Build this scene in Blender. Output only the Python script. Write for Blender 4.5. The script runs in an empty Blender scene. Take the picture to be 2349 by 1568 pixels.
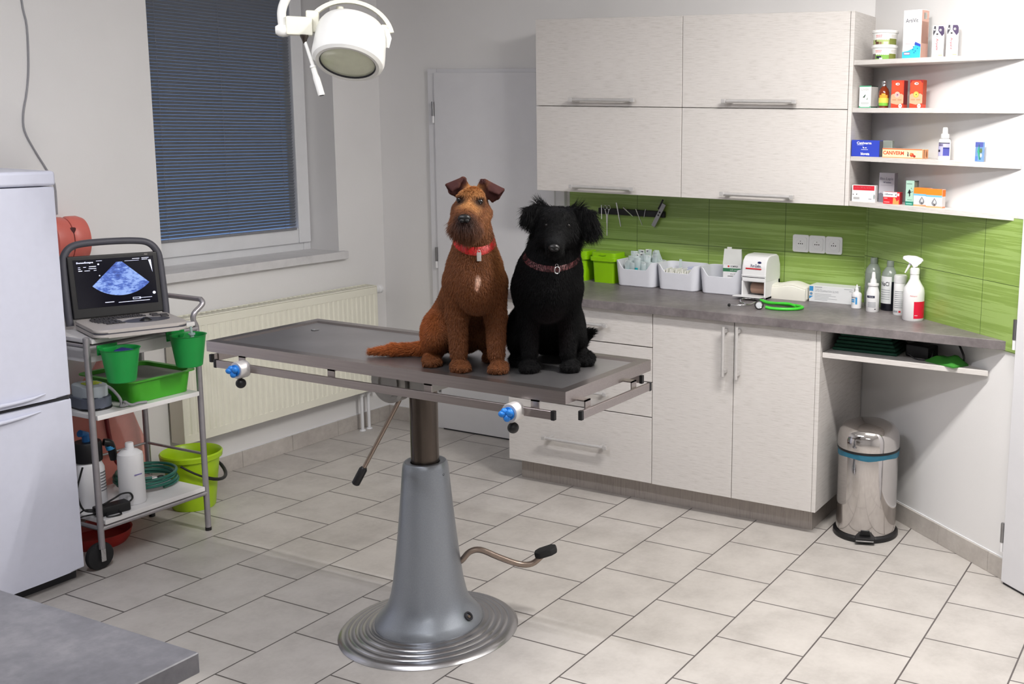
import bpy, bmesh, math, random
import numpy as np
from mathutils import Vector, Matrix
random.seed(7)
PI = math.pi
COL = bpy.context.scene.collection

# ------------------------------------------------------------------ helpers
def lin(c):
    c = c / 255.0
    return c / 12.92 if c <= 0.04045 else ((c + 0.055) / 1.055) ** 2.4
def C(r, g, b):
    return (lin(r), lin(g), lin(b), 1.0)
def V(*a):
    return Vector(a)

class Nodes:
    def __init__(s, name):
        s.mat = bpy.data.materials.new(name)
        s.mat.use_nodes = True
        s.nt = s.mat.node_tree
        s.b = s.nt.nodes['Principled BSDF']
    def n(s, t, **kw):
        nd = s.nt.nodes.new(t)
        for k, v in kw.items():
            if k.startswith('_'):
                setattr(nd, k[1:], v)
            else:
                nd.inputs[k.replace('__', ' ')].default_value = v
        return nd
    def l(s, a, b):
        s.nt.links.new(a, b)
    def ramp(s, fac, stops):
        r = s.nt.nodes.new('ShaderNodeValToRGB')
        e = r.color_ramp.elements
        while len(e) < len(stops):
            e.new(0.5)
        for el, (p, c) in zip(e, stops):
            el.position = p; el.color = c
        s.l(fac, r.inputs['Fac'])
        return r.outputs['Color']
    def coords(s, scale=(1, 1, 1), rot=(0, 0, 0), loc=(0, 0, 0)):
        tc = s.nt.nodes.new('ShaderNodeTexCoord')
        mp = s.nt.nodes.new('ShaderNodeMapping')
        mp.inputs['Scale'].default_value = scale
        mp.inputs['Rotation'].default_value = rot
        mp.inputs['Location'].default_value = loc
        s.l(tc.outputs['Object'], mp.inputs['Vector'])
        return mp.outputs['Vector']
    def noise(s, vec, scale, detail=3, rough=0.5):
        nz = s.nt.nodes.new('ShaderNodeTexNoise')
        nz.inputs['Scale'].default_value = scale
        nz.inputs['Detail'].default_value = detail
        nz.inputs['Roughness'].default_value = rough
        s.l(vec, nz.inputs['Vector'])
        return nz.outputs['Fac']
    def bump(s, fac, strength=0.2, dist=0.002):
        bp = s.nt.nodes.new('ShaderNodeBump')
        bp.inputs['Strength'].default_value = strength
        bp.inputs['Distance'].default_value = dist
        s.l(fac, bp.inputs['Height'])
        s.l(bp.outputs['Normal'], s.b.inputs['Normal'])

def mat(name, c, rough=0.5, metal=0.0, spec=0.5, var=0.06, vscale=14.0, stretch=(1, 1, 1), trans=0.0, alpha=1.0, emit=None, es=0.0, bump=0.0, coat=0.0, ior=1.45, sheen=0.0):
    N = Nodes(name)
    b = N.b
    col = C(*c)
    b.inputs['Roughness'].default_value = rough
    b.inputs['Metallic'].default_value = metal
    b.inputs['Specular IOR Level'].default_value = spec
    b.inputs['IOR'].default_value = ior
    if trans: b.inputs['Transmission Weight'].default_value = trans
    if alpha < 1: b.inputs['Alpha'].default_value = alpha
    if coat: b.inputs['Coat Weight'].default_value = coat
    if sheen: b.inputs['Sheen Weight'].default_value = sheen
    if emit:
        b.inputs['Emission Color'].default_value = C(*emit)
        b.inputs['Emission Strength'].default_value = es
    if var > 0:
        f = N.noise(N.coords(stretch), vscale, 4)
        lo = tuple(max(0, x * (1 - var)) for x in col[:3]) + (1,)
        hi = tuple(min(1, x * (1 + var)) for x in col[:3]) + (1,)
        N.l(N.ramp(f, [(0.3, lo), (0.7, hi)]), b.inputs['Base Color'])
        if bump: N.bump(f, bump)
    else:
        b.inputs['Base Color'].default_value = col
    return N.mat

class M:
    """collects shapes into one mesh; current material index is s.cur"""
    def __init__(s, *mats):
        s.bm = bmesh.new(); s.mats = list(mats); s.cur = 0; s.T = None; s.bev = False
    def use(s, m):
        if m not in s.mats: s.mats.append(m)
        s.cur = s.mats.index(m); return s
    def _fin(s, verts, faces, T=None):
        for f in faces: f.material_index = s.cur
        for X in (T, s.T):
            if X is not None:
                for v in verts: v.co = X @ v.co
    def raw(s, vs, fs, T=None):
        bv = [s.bm.verts.new(v) for v in vs]
        ff = []
        for f in fs:
            try: ff.append(s.bm.faces.new([bv[i] for i in f]))
            except ValueError: pass
        s._fin(bv, ff, T); return s
    def _bevel(s, faces, bev, seg):
        s.bev = True
        es = set()
        for f in faces: es.update(f.edges)
        r = bmesh.ops.bevel(s.bm, geom=list(es), offset=bev, segments=seg, profile=0.5, affect='EDGES', clamp_overlap=True)
        return r
    def box(s, x0, x1, y0, y1, z0, z1, bev=0.0, seg=2, T=None):
        pre = set(s.bm.verts) if bev else None
        vs = [(x, y, z) for z in (z0, z1) for y in (y0, y1) for x in (x0, x1)]
        bv = [s.bm.verts.new(v) for v in vs]
        fs = [(0, 2, 3, 1), (4, 5, 7, 6), (0, 1, 5, 4), (2, 6, 7, 3), (0, 4, 6, 2), (1, 3, 7, 5)]
        ff = [s.bm.faces.new([bv[i] for i in f]) for f in fs]
        for f in ff: f.material_index = s.cur
        if bev:
            s._bevel(ff, bev, seg)
            nv = [v for v in s.bm.verts if v not in pre]
        else: nv = bv
        nf = set(); [nf.update(v.link_faces) for v in nv]
        s._fin(nv, nf, T); return s
    def prism(s, poly, z0, z1, bev=0.0, seg=2, T=None):
        pre = set(s.bm.verts) if bev else None
        n = len(poly)
        lo = [s.bm.verts.new((p[0], p[1], z0)) for p in poly]
        hi = [s.bm.verts.new((p[0], p[1], z1)) for p in poly]
        ff = [s.bm.faces.new(lo[::-1]), s.bm.faces.new(hi)]
        for i in range(n):
            j = (i + 1) % n
            ff.append(s.bm.faces.new([lo[i], lo[j], hi[j], hi[i]]))
        for f in ff: f.material_index = s.cur
        if bev:
            s._bevel(ff, bev, seg); nv = [v for v in s.bm.verts if v not in pre]
        else: nv = lo + hi
        nf = set(); [nf.update(v.link_faces) for v in nv]
        s._fin(nv, nf, T); return s
    def tube(s, pts, r, seg=10, closed=False, caps=True, smooth=0, T=None):
        P = [Vector(p) for p in pts]
        R = list(r) if hasattr(r, '__len__') else [r] * len(P)
        if smooth:
            Q = []; RR = []; n = len(P); m = n if closed else n - 1
            for i in range(m):
                p0 = P[(i - 1) % n] if (closed or i > 0) else P[i] * 2 - P[i + 1]
                p1 = P[i]; p2 = P[(i + 1) % n]
                p3 = P[(i + 2) % n] if (closed or i + 2 < n) else p2 * 2 - p1
                for k in range(smooth):
                    t = k / smooth
                    Q.append(0.5 * ((2 * p1) + (p2 - p0) * t + (2 * p0 - 5 * p1 + 4 * p2 - p3) * t * t + (3 * p1 - p0 - 3 * p2 + p3) * t ** 3))
                    RR.append(R[i] * (1 - t) + R[(i + 1) % n] * t)
            if not closed: Q.append(P[-1]); RR.append(R[-1])
            P, R = Q, RR
        n = len(P); rings = []; up = None; allv = []
        for i in range(n):
            if closed: t = (P[(i + 1) % n] - P[i - 1])
            else: t = P[min(i + 1, n - 1)] - P[max(i - 1, 0)]
            t = t.normalized() if t.length > 1e-9 else Vector((0, 0, 1))
            if up is None:
                up = t.orthogonal().normalized()
            up = (up - t * up.dot(t))
            up = up.normalized() if up.length > 1e-6 else t.orthogonal().normalized()
            w = t.cross(up)
            ring = [s.bm.verts.new(P[i] + (up * math.cos(a) + w * math.sin(a)) * R[i]) for a in [2 * PI * k / seg for k in range(seg)]]
            rings.append(ring); allv += ring
        ff = []
        for i in range(n if closed else n - 1):
            a, b = rings[i], rings[(i + 1) % n]
            off = 0
            if closed and i == n - 1:
                off = min(range(seg), key=lambda o: (a[0].co - b[o].co).length)
            for k in range(seg):
                k2 = (k + 1) % seg
                ff.append(s.bm.faces.new([a[k], a[k2], b[(k2 + off) % seg], b[(k + off) % seg]]))
        if caps and not closed:
            ff.append(s.bm.faces.new(rings[0][::-1])); ff.append(s.bm.faces.new(rings[-1]))
        s._fin(allv, ff, T); return s
    def cyl(s, p0, p1, r0, r1=None, seg=20, T=None):
        return s.tube([p0, p1], [r0, r0 if r1 is None else r1], seg, T=T)
    def lathe(s, prof, seg=32, o=(0, 0, 0), T=None, sx=1.0, sy=1.0, a0=0.0, a1=2 * PI):
        full = abs(a1 - a0 - 2 * PI) < 1e-6
        m = seg if full else seg + 1
        rings = []; allv = []
        for (r, z) in prof:
            if r < 1e-6:
                v = s.bm.verts.new((o[0], o[1], o[2] + z)); rings.append([v]); allv.append(v)
            else:
                ring = [s.bm.verts.new((o[0] + sx * r * math.cos(a0 + (a1 - a0) * k / seg), o[1] + sy * r * math.sin(a0 + (a1 - a0) * k / seg), o[2] + z)) for k in range(m)]
                rings.append(ring); allv += ring
        ff = []
        for a, b in zip(rings[:-1], rings[1:]):
            for k in range(seg):
                k2 = (k + 1) % m
                if len(a) == 1 and len(b) == 1: continue
                if len(a) == 1: q = [a[0], b[k], b[k2]]
                elif len(b) == 1: q = [a[k], b[0], a[k2]]
                else: q = [a[k], b[k], b[k2], a[k2]]
                try: ff.append(s.bm.faces.new(q))
                except ValueError: pass
        s._fin(allv, ff, T); return s
    def ball(s, c, r, seg=16, T=None):
        r = r if hasattr(r, '__len__') else (r, r, r)
        n = seg // 2
        prof = [(math.sin(PI * i / n), -math.cos(PI * i / n)) for i in range(n + 1)]
        prof[0] = (0, -1); prof[-1] = (0, 1)
        X = Matrix.Translation(c) @ Matrix.Diagonal((r[0], r[1], r[2], 1))
        return s.lathe(prof, seg, T=(T @ X) if T is not None else X)
    def torus(s, c, R, r, seg=32, rs=10, T=None, sx=1, sy=1):
        pts = [(c[0] + sx * R * math.cos(2 * PI * k / seg), c[1] + sy * R * math.sin(2 * PI * k / seg), c[2]) for k in range(seg)]
        return s.tube(pts, r, rs, closed=True, T=T)
    def quad(s, x0, z0, x1, z1, y, m=None, T=None):
        if m is not None: s.use(m)
        s.raw([(x0, y, z0), (x1, y, z0), (x1, y, z1), (x0, y, z1)], [(0, 1, 2, 3)], T); return s
    def poly(s, pts, y, m=None, T=None):
        if m is not None: s.use(m)
        s.raw([(p[0], y, p[1]) for p in pts], [tuple(range(len(pts)))], T); return s
    def disc(s, x, z, r, y, m=None, rz=None, seg=18, T=None):
        rz = r if rz is None else rz
        return s.poly([(x + r * math.cos(2 * PI * k / seg), z + rz * math.sin(2 * PI * k / seg)) for k in range(seg)], y, m, T)
    def text(s, txt, x, z, y, h, m, w=None, rot=0.0, wrap=None, T=None, bold=0.0):
        """flat lettering centred at (x, z) on the plane y, height h"""
        cu = bpy.data.curves.new('lettering', 'FONT')
        cu.body = txt; cu.size = 1.0; cu.align_x = 'CENTER'; cu.align_y = 'CENTER'; cu.resolution_u = 2; cu.offset = bold
        ob = bpy.data.objects.new('lettering', cu); COL.objects.link(ob)
        me = bpy.data.meshes.new_from_object(ob.evaluated_get(bpy.context.evaluated_depsgraph_get()))
        bpy.data.objects.remove(ob); bpy.data.curves.remove(cu)
        co = [tuple(v.co) for v in me.vertices]; fs = [tuple(p.vertices) for p in me.polygons]
        bpy.data.meshes.remove(me)
        if not co: return s
        xs = [c[0] for c in co]; ys = [c[1] for c in co]
        k = h / max(1e-6, (max(ys) - min(ys))); kx = k if w is None else w / (max(xs) - min(xs))
        cx, cy = (max(xs) + min(xs)) / 2, (max(ys) + min(ys)) / 2
        s.use(m); out = []
        for c in co:
            a, b = (c[0] - cx) * kx, (c[1] - cy) * k
            a, b = a * math.cos(rot) - b * math.sin(rot), a * math.sin(rot) + b * math.cos(rot)
            a += x; b += z
            if wrap: # wrap on a cylinder of that radius around the z axis
                out.append((wrap * math.sin(a / wrap), -wrap * math.cos(a / wrap), b))
            else: out.append((a, y, b))
        s.raw(out, fs, T); return s
    def band(s, r, z0, z1, a0, a1, m, seg=14):
        """curved label on a cylinder, angles measured from the front (-y)"""
        s.use(m); vs = []; fs = []
        for k in range(seg + 1):
            a = a0 + (a1 - a0) * k / seg
            vs += [(r * math.sin(a), -r * math.cos(a), z0), (r * math.sin(a), -r * math.cos(a), z1)]
        for k in range(seg): fs.append((2 * k, 2 * k + 2, 2 * k + 3, 2 * k + 1))
        s.raw(vs, fs); return s
    def obj(s, name, parent=None, loc=(0, 0, 0), rotz=0.0, smooth=35, label=None, recalc=True):
        if recalc: bmesh.ops.recalc_face_normals(s.bm, faces=[f for f in s.bm.faces if len(f.verts) > 0])
        me = bpy.data.meshes.new(name); s.bm.to_mesh(me); s.bm.free()
        for m in s.mats: me.materials.append(m)
        if smooth:
            me.polygons.foreach_set('use_smooth', [True] * len(me.polygons))
            me.set_sharp_from_angle(angle=math.radians(smooth))
        o = bpy.data.objects.new(name, me); COL.objects.link(o)
        if s.bev and smooth:                     # keeps the big faces flat beside their rounded edges
            wn = o.modifiers.new('weighted_normals', 'WEIGHTED_NORMAL'); wn.keep_sharp = True; wn.weight = 100
        o.location = loc; o.rotation_euler = (0, 0, rotz)
        if parent is not None: o.parent = parent
        if label: o['label'] = label
        return o

def thing(name, label, cat, loc=(0, 0, 0), rotz=0.0, group=None):
    o = bpy.data.objects.new(name, None); COL.objects.link(o)
    o.empty_display_size = 0.05
    o.location = loc; o.rotation_euler = (0, 0, rotz)
    return tag(o, label, cat, group)
def tag(o, label, cat, group=None):
    o['label'] = label; o['category'] = cat
    if group: o['group'] = group
    return o
def struct(o, label=None):
    o['kind'] = 'structure'
    if label: o['label'] = label
    return o
def RZ(a): return Matrix.Rotation(a, 4, 'Z')
def RX(a): return Matrix.Rotation(a, 4, 'X')
def RY(a): return Matrix.Rotation(a, 4, 'Y')
def TR(*v): return Matrix.Translation(v)

# ------------------------------------------------------------------ materials
def wall_mat(name, c):
    N = Nodes(name); N.b.inputs['Roughness'].default_value = 0.85
    v = N.coords()
    f = N.noise(v, 3.0, 3); col = C(*c)
    N.l(N.ramp(f, [(0.3, tuple(x * 0.97 for x in col[:3]) + (1,)), (0.7, col)]), N.b.inputs['Base Color'])
    N.bump(N.noise(v, 220.0, 3), 0.12, 0.002)
    return N.mat
m_wall = wall_mat('wall_paint', (231, 230, 230))
m_ceil = wall_mat('ceiling_paint', (238, 238, 238))

def floor_mat():
    N = Nodes('floor_tiles'); N.b.inputs['Roughness'].default_value = 0.38
    tc = N.nt.nodes.new('ShaderNodeTexCoord'); sep = N.nt.nodes.new('ShaderNodeSeparateXYZ')
    N.l(tc.outputs['Object'], sep.inputs[0])
    def off(sock, d):
        m = N.nt.nodes.new('ShaderNodeMath'); m.operation = 'ADD'; m.inputs[1].default_value = d; N.l(sock, m.inputs[0]); return m.outputs[0]
    cmb = N.nt.nodes.new('ShaderNodeCombineXYZ')
    N.l(off(sep.outputs['Y'], FLOOR_DY), cmb.inputs[0]); N.l(off(sep.outputs['X'], FLOOR_DX), cmb.inputs[1])
    br = N.nt.nodes.new('ShaderNodeTexBrick')
    br.offset = 0.5; br.offset_frequency = 2; br.squash = 1
    br.inputs['Scale'].default_value = 1; br.inputs['Mortar Size'].default_value = 0.0030; br.inputs['Mortar Smooth'].default_value = 0.1
    br.inputs['Brick Width'].default_value = 0.3123; br.inputs['Row Height'].default_value = 0.3178
    br.inputs['Color1'].default_value = (0.2, 0.2, 0.2, 1); br.inputs['Color2'].default_value = (0.8, 0.8, 0.8, 1); br.inputs['Mortar'].default_value = (0, 0, 0, 1)
    N.l(cmb.outputs[0], br.inputs['Vector'])
    v = N.coords()
    f1 = N.noise(v, 5.5, 6, 0.62); f2 = N.noise(v, 60.0, 4, 0.6)
    mx = N.nt.nodes.new('ShaderNodeMath'); mx.operation = 'MULTIPLY_ADD'; mx.inputs[1].default_value = 0.25; N.l(f2, mx.inputs[0]); N.l(f1, mx.inputs[2])
    mb = N.nt.nodes.new('ShaderNodeMath'); mb.operation = 'MULTIPLY_ADD'; mb.inputs[1].default_value = 0.10
    bw = N.nt.nodes.new('ShaderNodeRGBToBW'); N.l(br.outputs['Color'], bw.inputs[0]); N.l(bw.outputs[0], mb.inputs[0]); N.l(mx.outputs[0], mb.inputs[2])
    col = N.ramp(mb.outputs[0], [(0.42, C(170, 165, 160)), (0.72, C(190, 185, 180)), (0.98, C(200, 195, 190))])
    mix = N.nt.nodes.new('ShaderNodeMix'); mix.data_type = 'RGBA'
    N.l(br.outputs['Fac'], mix.inputs['Factor']); N.l(col, mix.inputs['A']); mix.inputs['B'].default_value = C(90, 84, 82)
    N.l(mix.outputs['Result'], N.b.inputs['Base Color'])
    inv = N.nt.nodes.new('ShaderNodeMath'); inv.operation = 'SUBTRACT'; inv.inputs[0].default_value = 1; N.l(br.outputs['Fac'], inv.inputs[1])
    N.bump(inv.outputs[0], 0.5, 0.002)
    return N.mat
FLOOR_DX, FLOOR_DY = 1.4735 + 0.3178 * 20, -3.2487 + 0.3123 * 20
m_floor = floor_mat()

def green_tile(name, dx, dz):
    """glossy green wall tiles, 0.397 wide and 0.25 high, object x along the wall"""
    N = Nodes(name); N.b.inputs['Roughness'].default_value = 0.28
    tc = N.nt.nodes.new('ShaderNodeTexCoord'); sep = N.nt.nodes.new('ShaderNodeSeparateXYZ'); N.l(tc.outputs['Object'], sep.inputs[0])
    def off(sock, d):
        m = N.nt.nodes.new('ShaderNodeMath'); m.operation = 'ADD'; m.inputs[1].default_value = d; N.l(sock, m.inputs[0]); return m.outputs[0]
    cmb = N.nt.nodes.new('ShaderNodeCombineXYZ'); N.l(off(sep.outputs['X'], dx), cmb.inputs[0]); N.l(off(sep.outputs['Z'], dz), cmb.inputs[1])
    br = N.nt.nodes.new('ShaderNodeTexBrick'); br.offset = 0.0; br.squash = 1
    br.inputs['Scale'].default_value = 1; br.inputs['Mortar Size'].default_value = 0.0013; br.inputs['Brick Width'].default_value = 0.397; br.inputs['Row Height'].default_value = 0.25
    N.l(cmb.outputs[0], br.inputs['Vector'])
    v1 = N.coords((0.7, 0.7, 30)); v2 = N.coords((1.5, 1.5, 110)); v3 = N.coords((0.15, 0.15, 6))
    f1 = N.noise(v1, 2.0, 4, 0.6); f2 = N.noise(v2, 2.0, 3, 0.6); f3 = N.noise(v3, 2.0, 2)
    a = N.nt.nodes.new('ShaderNodeMath'); a.operation = 'MULTIPLY_ADD'; a.inputs[1].default_value = 0.5; N.l(f2, a.inputs[0]); N.l(f1, a.inputs[2])
    b2 = N.nt.nodes.new('ShaderNodeMath'); b2.operation = 'MULTIPLY_ADD'; b2.inputs[1].default_value = 0.5; N.l(f3, b2.inputs[0]); N.l(a.outputs[0], b2.inputs[2])
    col = N.ramp(b2.outputs[0], [(0.66, C(124, 152, 70)), (1.0, C(136, 163, 82)), (1.34, C(150, 177, 99))])
    mix = N.nt.nodes.new('ShaderNodeMix'); mix.data_type = 'RGBA'
    N.l(br.outputs['Fac'], mix.inputs['Factor']); N.l(col, mix.inputs['A']); mix.inputs['B'].default_value = C(78, 100, 45)
    N.l(mix.outputs['Result'], N.b.inputs['Base Color'])
    return N.mat

def laminate(name, base, dark, stretch, scale=1.0, rough=0.45):
    N = Nodes(name); N.b.inputs['Roughness'].default_value = rough
    f = N.noise(N.coords(stretch), scale, 5, 0.7)
    f2 = N.noise(N.coords(), 2.0, 2)
    a = N.nt.nodes.new('ShaderNodeMath'); a.operation = 'MULTIPLY_ADD'; a.inputs[1].default_value = 0.15; N.l(f2, a.inputs[0]); N.l(f, a.inputs[2])
    N.l(N.ramp(a.outputs[0], [(0.38, C(*dark)), (0.56, C(*base)), (0.75, tuple(min(1, x * 1.07) for x in C(*base)[:3]) + (1,))]), N.b.inputs['Base Color'])
    return N.mat
m_lam = laminate('oak_grey_laminate', (212, 208, 205), (192, 187, 182), (16, 16, 340))
m_lam_v = laminate('oak_grey_laminate_edge', (210, 206, 203), (192, 187, 182), (60, 60, 60))
m_plinth = laminate('brushed_plinth', (168, 160, 154), (140, 132, 127), (260, 260, 10), rough=0.35)
def concrete(name, a, b, c):
    N = Nodes(name); N.b.inputs['Roughness'].default_value = 0.42
    f = N.noise(N.coords(), 4.0, 7, 0.68); f2 = N.noise(N.coords(), 40, 4, 0.6)
    k = N.nt.nodes.new('ShaderNodeMath'); k.operation = 'MULTIPLY_ADD'; k.inputs[1].default_value = 0.35; N.l(f2, k.inputs[0]); N.l(f, k.inputs[2])
    N.l(N.ramp(k.outputs[0], [(0.48, C(*a)), (0.68, C(*b)), (0.86, C(*c))]), N.b.inputs['Base Color'])
    return N.mat
m_top = concrete('concrete_worktop', (93, 87, 88), (116, 110, 111), (137, 130, 130))
m_desk = concrete('desk_concrete', (80, 80, 86), (98, 98, 104), (116, 115, 120))
m_skirt = concrete('skirting_tile', (170, 163, 158), (186, 180, 174), (198, 192, 186))

m_white = mat('white_plastic', (232, 232, 234), 0.35, var=0.02)
m_white_sat = mat('white_lacquer', (228, 229, 232), 0.4, var=0.02)
m_pvc = mat('window_plastic', (226, 227, 230), 0.35, var=0.02)
m_alu = mat('brushed_aluminium', (208, 206, 205), 0.42, 0.55, var=0.05, vscale=40)
m_chrome = mat('chrome', (205, 205, 207), 0.12, 1.0, var=0.03)
m_black = mat('black_plastic', (22, 22, 24), 0.4, var=0.1)
m_black_soft = mat('black_rubber', (26, 26, 28), 0.7, var=0.1)
m_fridge = mat('white_enamel', (216, 219, 235), 0.33, var=0.015, vscale=30)
m_gap = mat('dark_seam', (48, 48, 52), 0.8, var=0.05)
# ------------------------------------------------------------------ room shell
XW, YB, H = -4.33, 4.65, 2.70
CO = (-1.4975, 4.65)                        # corner between back wall and slanted wall
WD = (0.7885, -0.6150)                      # direction of the slanted wall
WA = math.atan2(WD[1], WD[0])               # its angle
XE = 1.60
YE = CO[1] + (XE - CO[0]) / WD[0] * WD[1]
YF = -2.2
def onw(t, off=0.0):                        # a point t metres along the slanted wall, off metres into the room
    return (CO[0] + WD[0] * t + WD[1] * off, CO[1] + WD[1] * t - WD[0] * off)

fl = M(m_floor).prism([(XW - .3, YF - .1), (XE + .1, YF - .1), (XE + .1, YB + .1), (XW - .3, YB + .1)], -0.08, 0.0).obj('floor'); struct(fl)
ce = M(m_ceil).prism([(XW - .3, YF - .1), (XE + .1, YF - .1), (XE + .1, YB + .1), (XW - .3, YB + .1)], H, H + 0.08).obj('ceiling'); struct(ce)

# left wall with the window opening
WY0, WY1, WZ0, WZ1 = 3.262, 4.312, 0.985, 2.46
w = M(m_wall)
w.box(XW - .3, XW, YF, WY0, 0, H).box(XW - .3, XW, WY1, YB + .1, 0, H)
w.box(XW - .3, XW, WY0, WY1, 0, WZ0).box(XW - .3, XW, WY0, WY1, WZ1, H)
struct(w.obj('wall_left', smooth=0))
struct(M(m_wall).box(XW - .3, CO[0] + .2, YB, YB + .1, 0, H).obj('wall_back', smooth=0))
L_w = math.hypot(XE - CO[0], YE - CO[1])
struct(M(m_wall).box(-.0, L_w + .1, 0, .1, 0, H).obj('wall_right', loc=(CO[0], CO[1], 0), rotz=WA, smooth=0))
struct(M(m_wall).box(XE, XE + .1, YF, YE, 0, H).obj('wall_east', smooth=0))
struct(M(m_wall).box(XW - .3, XE + .1, YF - .1, YF, 0, H).obj('wall_front', smooth=0))

# skirting tiles
def skirting(name, L, loc, rotz, h=0.082):
    b = M(m_skirt); x = 0.0
    while x < L - 0.01:
        x2 = min(L, x + 0.3123); b.box(x + .0008, x2 - .0008, -0.009, 0, 0.0, h, 0.0012, 1); x = x2
    b.use(m_white_sat).box(0, L, -0.004, 0, h, h + 0.004)
    return struct(b.obj(name, loc=loc, rotz=rotz))
skirting('baseboard_left', YB - 0.5, (XW, 0.5, 0), PI / 2)
skirting('baseboard_back', -3.972 - XW - 0.01, (XW + 0.01, YB, 0), 0)
skirting('baseboard_right', 1.028, (CO[0], CO[1], 0), WA)

# green backsplash tiles
TX0 = -3.081
struct(M(green_tile('green_tiles_back', 0.397 * 5, -1.132 + 0.25 * 8)).box(0, CO[0] - TX0, -0.008, 0, 0.90, 1.385).obj('trim_1', loc=(TX0, YB, 0)), 'glossy green wall tiles with pale streaks above the worktop')
struct(M(green_tile('green_tiles_side', 0.397 * 5 - 0.022, -1.140 + 0.25 * 8)).box(0.0, 1.028, -0.008, 0, 0.888, 1.39).obj('trim_2', loc=(CO[0], CO[1], 0), rotz=WA), 'glossy green wall tiles on the slanted wall by the door')

# ------------------------------------------------------------------ window, sill, blind
XG = XW - 0.20
win = struct(thing('window_1', 'white plastic window frame behind a closed dark blind', 'window', (XG, WY0, WZ0)))
del win['category']
WL, WH = WY1 - WY0, WZ1 - WZ0
def ring(b, a, c, z0, z1, wd, x0, x1, bev=.006):
    b.box(x0, x1, a, a + wd, z0, z1, bev).box(x0, x1, c - wd, c, z0, z1, bev)
    b.box(x0, x1, a + wd, c - wd, z0, z0 + wd, bev).box(x0, x1, a + wd, c - wd, z1 - wd, z1, bev)
b = M(m_pvc); ring(b, 0, WL, 0.016, WH, 0.050, -0.06, 0.0); b.obj('frame', win)
b = M(m_pvc); ring(b, 0.012, WL - 0.012, 0.058, WH - 0.04, 0.082, -0.055, 0.018, .008); b.obj('sash', win)
m_glass = mat('window_glass', (235, 240, 245), 0.02, trans=1.0, var=0.02)
M(m_glass).box(-0.04, -0.034, 0.09, WL - 0.09, 0.16, WH - 0.12).obj('pane', win)
m_marble = laminate('marble_sill', (212, 211, 212), (196, 195, 197), (7, 7, 7), rough=0.35)
sill = struct(M(m_marble).box(XW - 0.21, XW + 0.035, WY0 - 0.04, WY1 + 0.035, 0.962, 1.004, .004).obj('trim_3'), 'pale marbled window sill above the radiator')
# blind
m_slat = mat('blind_slat', (128, 129, 134), 0.45, 0.0, var=0.05)
N_ = Nodes('blind_slat_sheet'); N_.b.inputs['Base Color'].default_value = C(122, 126, 134); N_.b.inputs['Roughness'].default_value = .45
tl_ = N_.nt.nodes.new('ShaderNodeBsdfTranslucent'); tl_.inputs['Color'].default_value = C(150, 165, 185)
mx_ = N_.nt.nodes.new('ShaderNodeMixShader'); mx_.inputs[0].default_value = .22
N_.l(N_.b.outputs[0], mx_.inputs[1]); N_.l(tl_.outputs[0], mx_.inputs[2]); N_.l(mx_.outputs[0], N_.nt.nodes['Material Output'].inputs['Surface'])
m_sheet = N_.mat
m_cord = mat('grey_cord', (120, 124, 134), .7, var=0)
bl = thing('venetian_blind', 'dark blue-grey venetian blind covering the window', 'blind', (XG + 0.022, WY0 + 0.096, 1.12))
BW = 0.836
b = M(m_sheet); nsl = 84; pitch = 0.0155; a = math.radians(60); sw = 0.0165
for i in range(nsl):
    z = 0.022 + i * pitch; vs = []; fs = []
    for k in range(5):
        u = (k / 4 - .5) * sw; c = 0.0016 * (1 - (2 * k / 4 - 1) ** 2)
        vs += [(u * math.cos(a) - c * math.sin(a), -0.0, z + u * math.sin(a) + c * math.cos(a)), (u * math.cos(a) - c * math.sin(a), BW, z + u * math.sin(a) + c * math.cos(a))]
    for k in range(4): fs.append((2 * k, 2 * k + 1, 2 * k + 3, 2 * k + 2))
    b.raw(vs, fs)
b.obj('slats', bl, recalc=False)
M(m_slat).box(-.009, .009, 0, BW, -.002, .010, .003).obj('bottom_rail', bl)
M(m_slat).box(-.013, .013, 0, BW, nsl * pitch + .025, nsl * pitch + .05, .003).obj('head_rail', bl)
for y in (0.07, 0.41, 0.76):
    M(m_cord).cyl((0.0095, y, 0.0), (0.0095, y, nsl * pitch + .03), 0.0007, seg=5).obj('ladder_cord', bl)

# ------------------------------------------------------------------ doors
m_door = mat('white_door', (222, 222, 226), 0.45, var=0.015)
m_hinge = mat('steel_hinge', (150, 150, 152), 0.3, 1.0, var=0.05)
def hinge(par, x, y, z):
    h = M(m_hinge).cyl((x, y, z - .038), (x, y, z + .038), 0.0075, seg=12)
    h.use(m_white).cyl((x, y, z - .075), (x, y, z - .038), 0.0065, seg=12); h.obj('hinge', par)
d1 = struct(thing('door_1', 'white flush door in the corner behind the dogs', 'door', (-3.972, YB, 0))); del d1['category']
b = M(m_door); b.box(0, .062, -.022, .0, 0, 1.975, .004); b.box(.805, .868, -.022, 0, 0, 1.975, .004); b.box(.062, .805, -.022, 0, 1.905, 1.975, .004); b.obj('frame', d1)
M(m_door).box(.052, .815, -.034, -.006, .008, 1.955, .003).obj('leaf', d1)
M(m_gap).box(.062, .805, -.03, -.001, 0.0005, .008).obj('threshold', d1)
for z in (.984, 1.765, .25): hinge(d1, 0.045, -.036, z)
d2 = struct(thing('door_2', 'white door at the right edge beside the worktop end', 'door', (onw(1.036)[0], onw(1.036)[1], 0), WA)); del d2['category']
b = M(m_door); b.box(0, .075, -.02, .0, 0, 2.06, .004); b.box(.925, 1.0, -.02, 0, 0, 2.06, .004); b.box(.075, .925, -.02, 0, 1.985, 2.06, .004); b.obj('frame', d2)
M(m_door).box(.012, .988, -.036, -.008, .009, 1.995, .004).obj('leaf', d2)
M(m_gap).box(.02, .98, -.03, -.001, .0005, .009).obj('threshold', d2)
for z in (.20, .985, 1.75): hinge(d2, 0.004, -.034, z)

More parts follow.
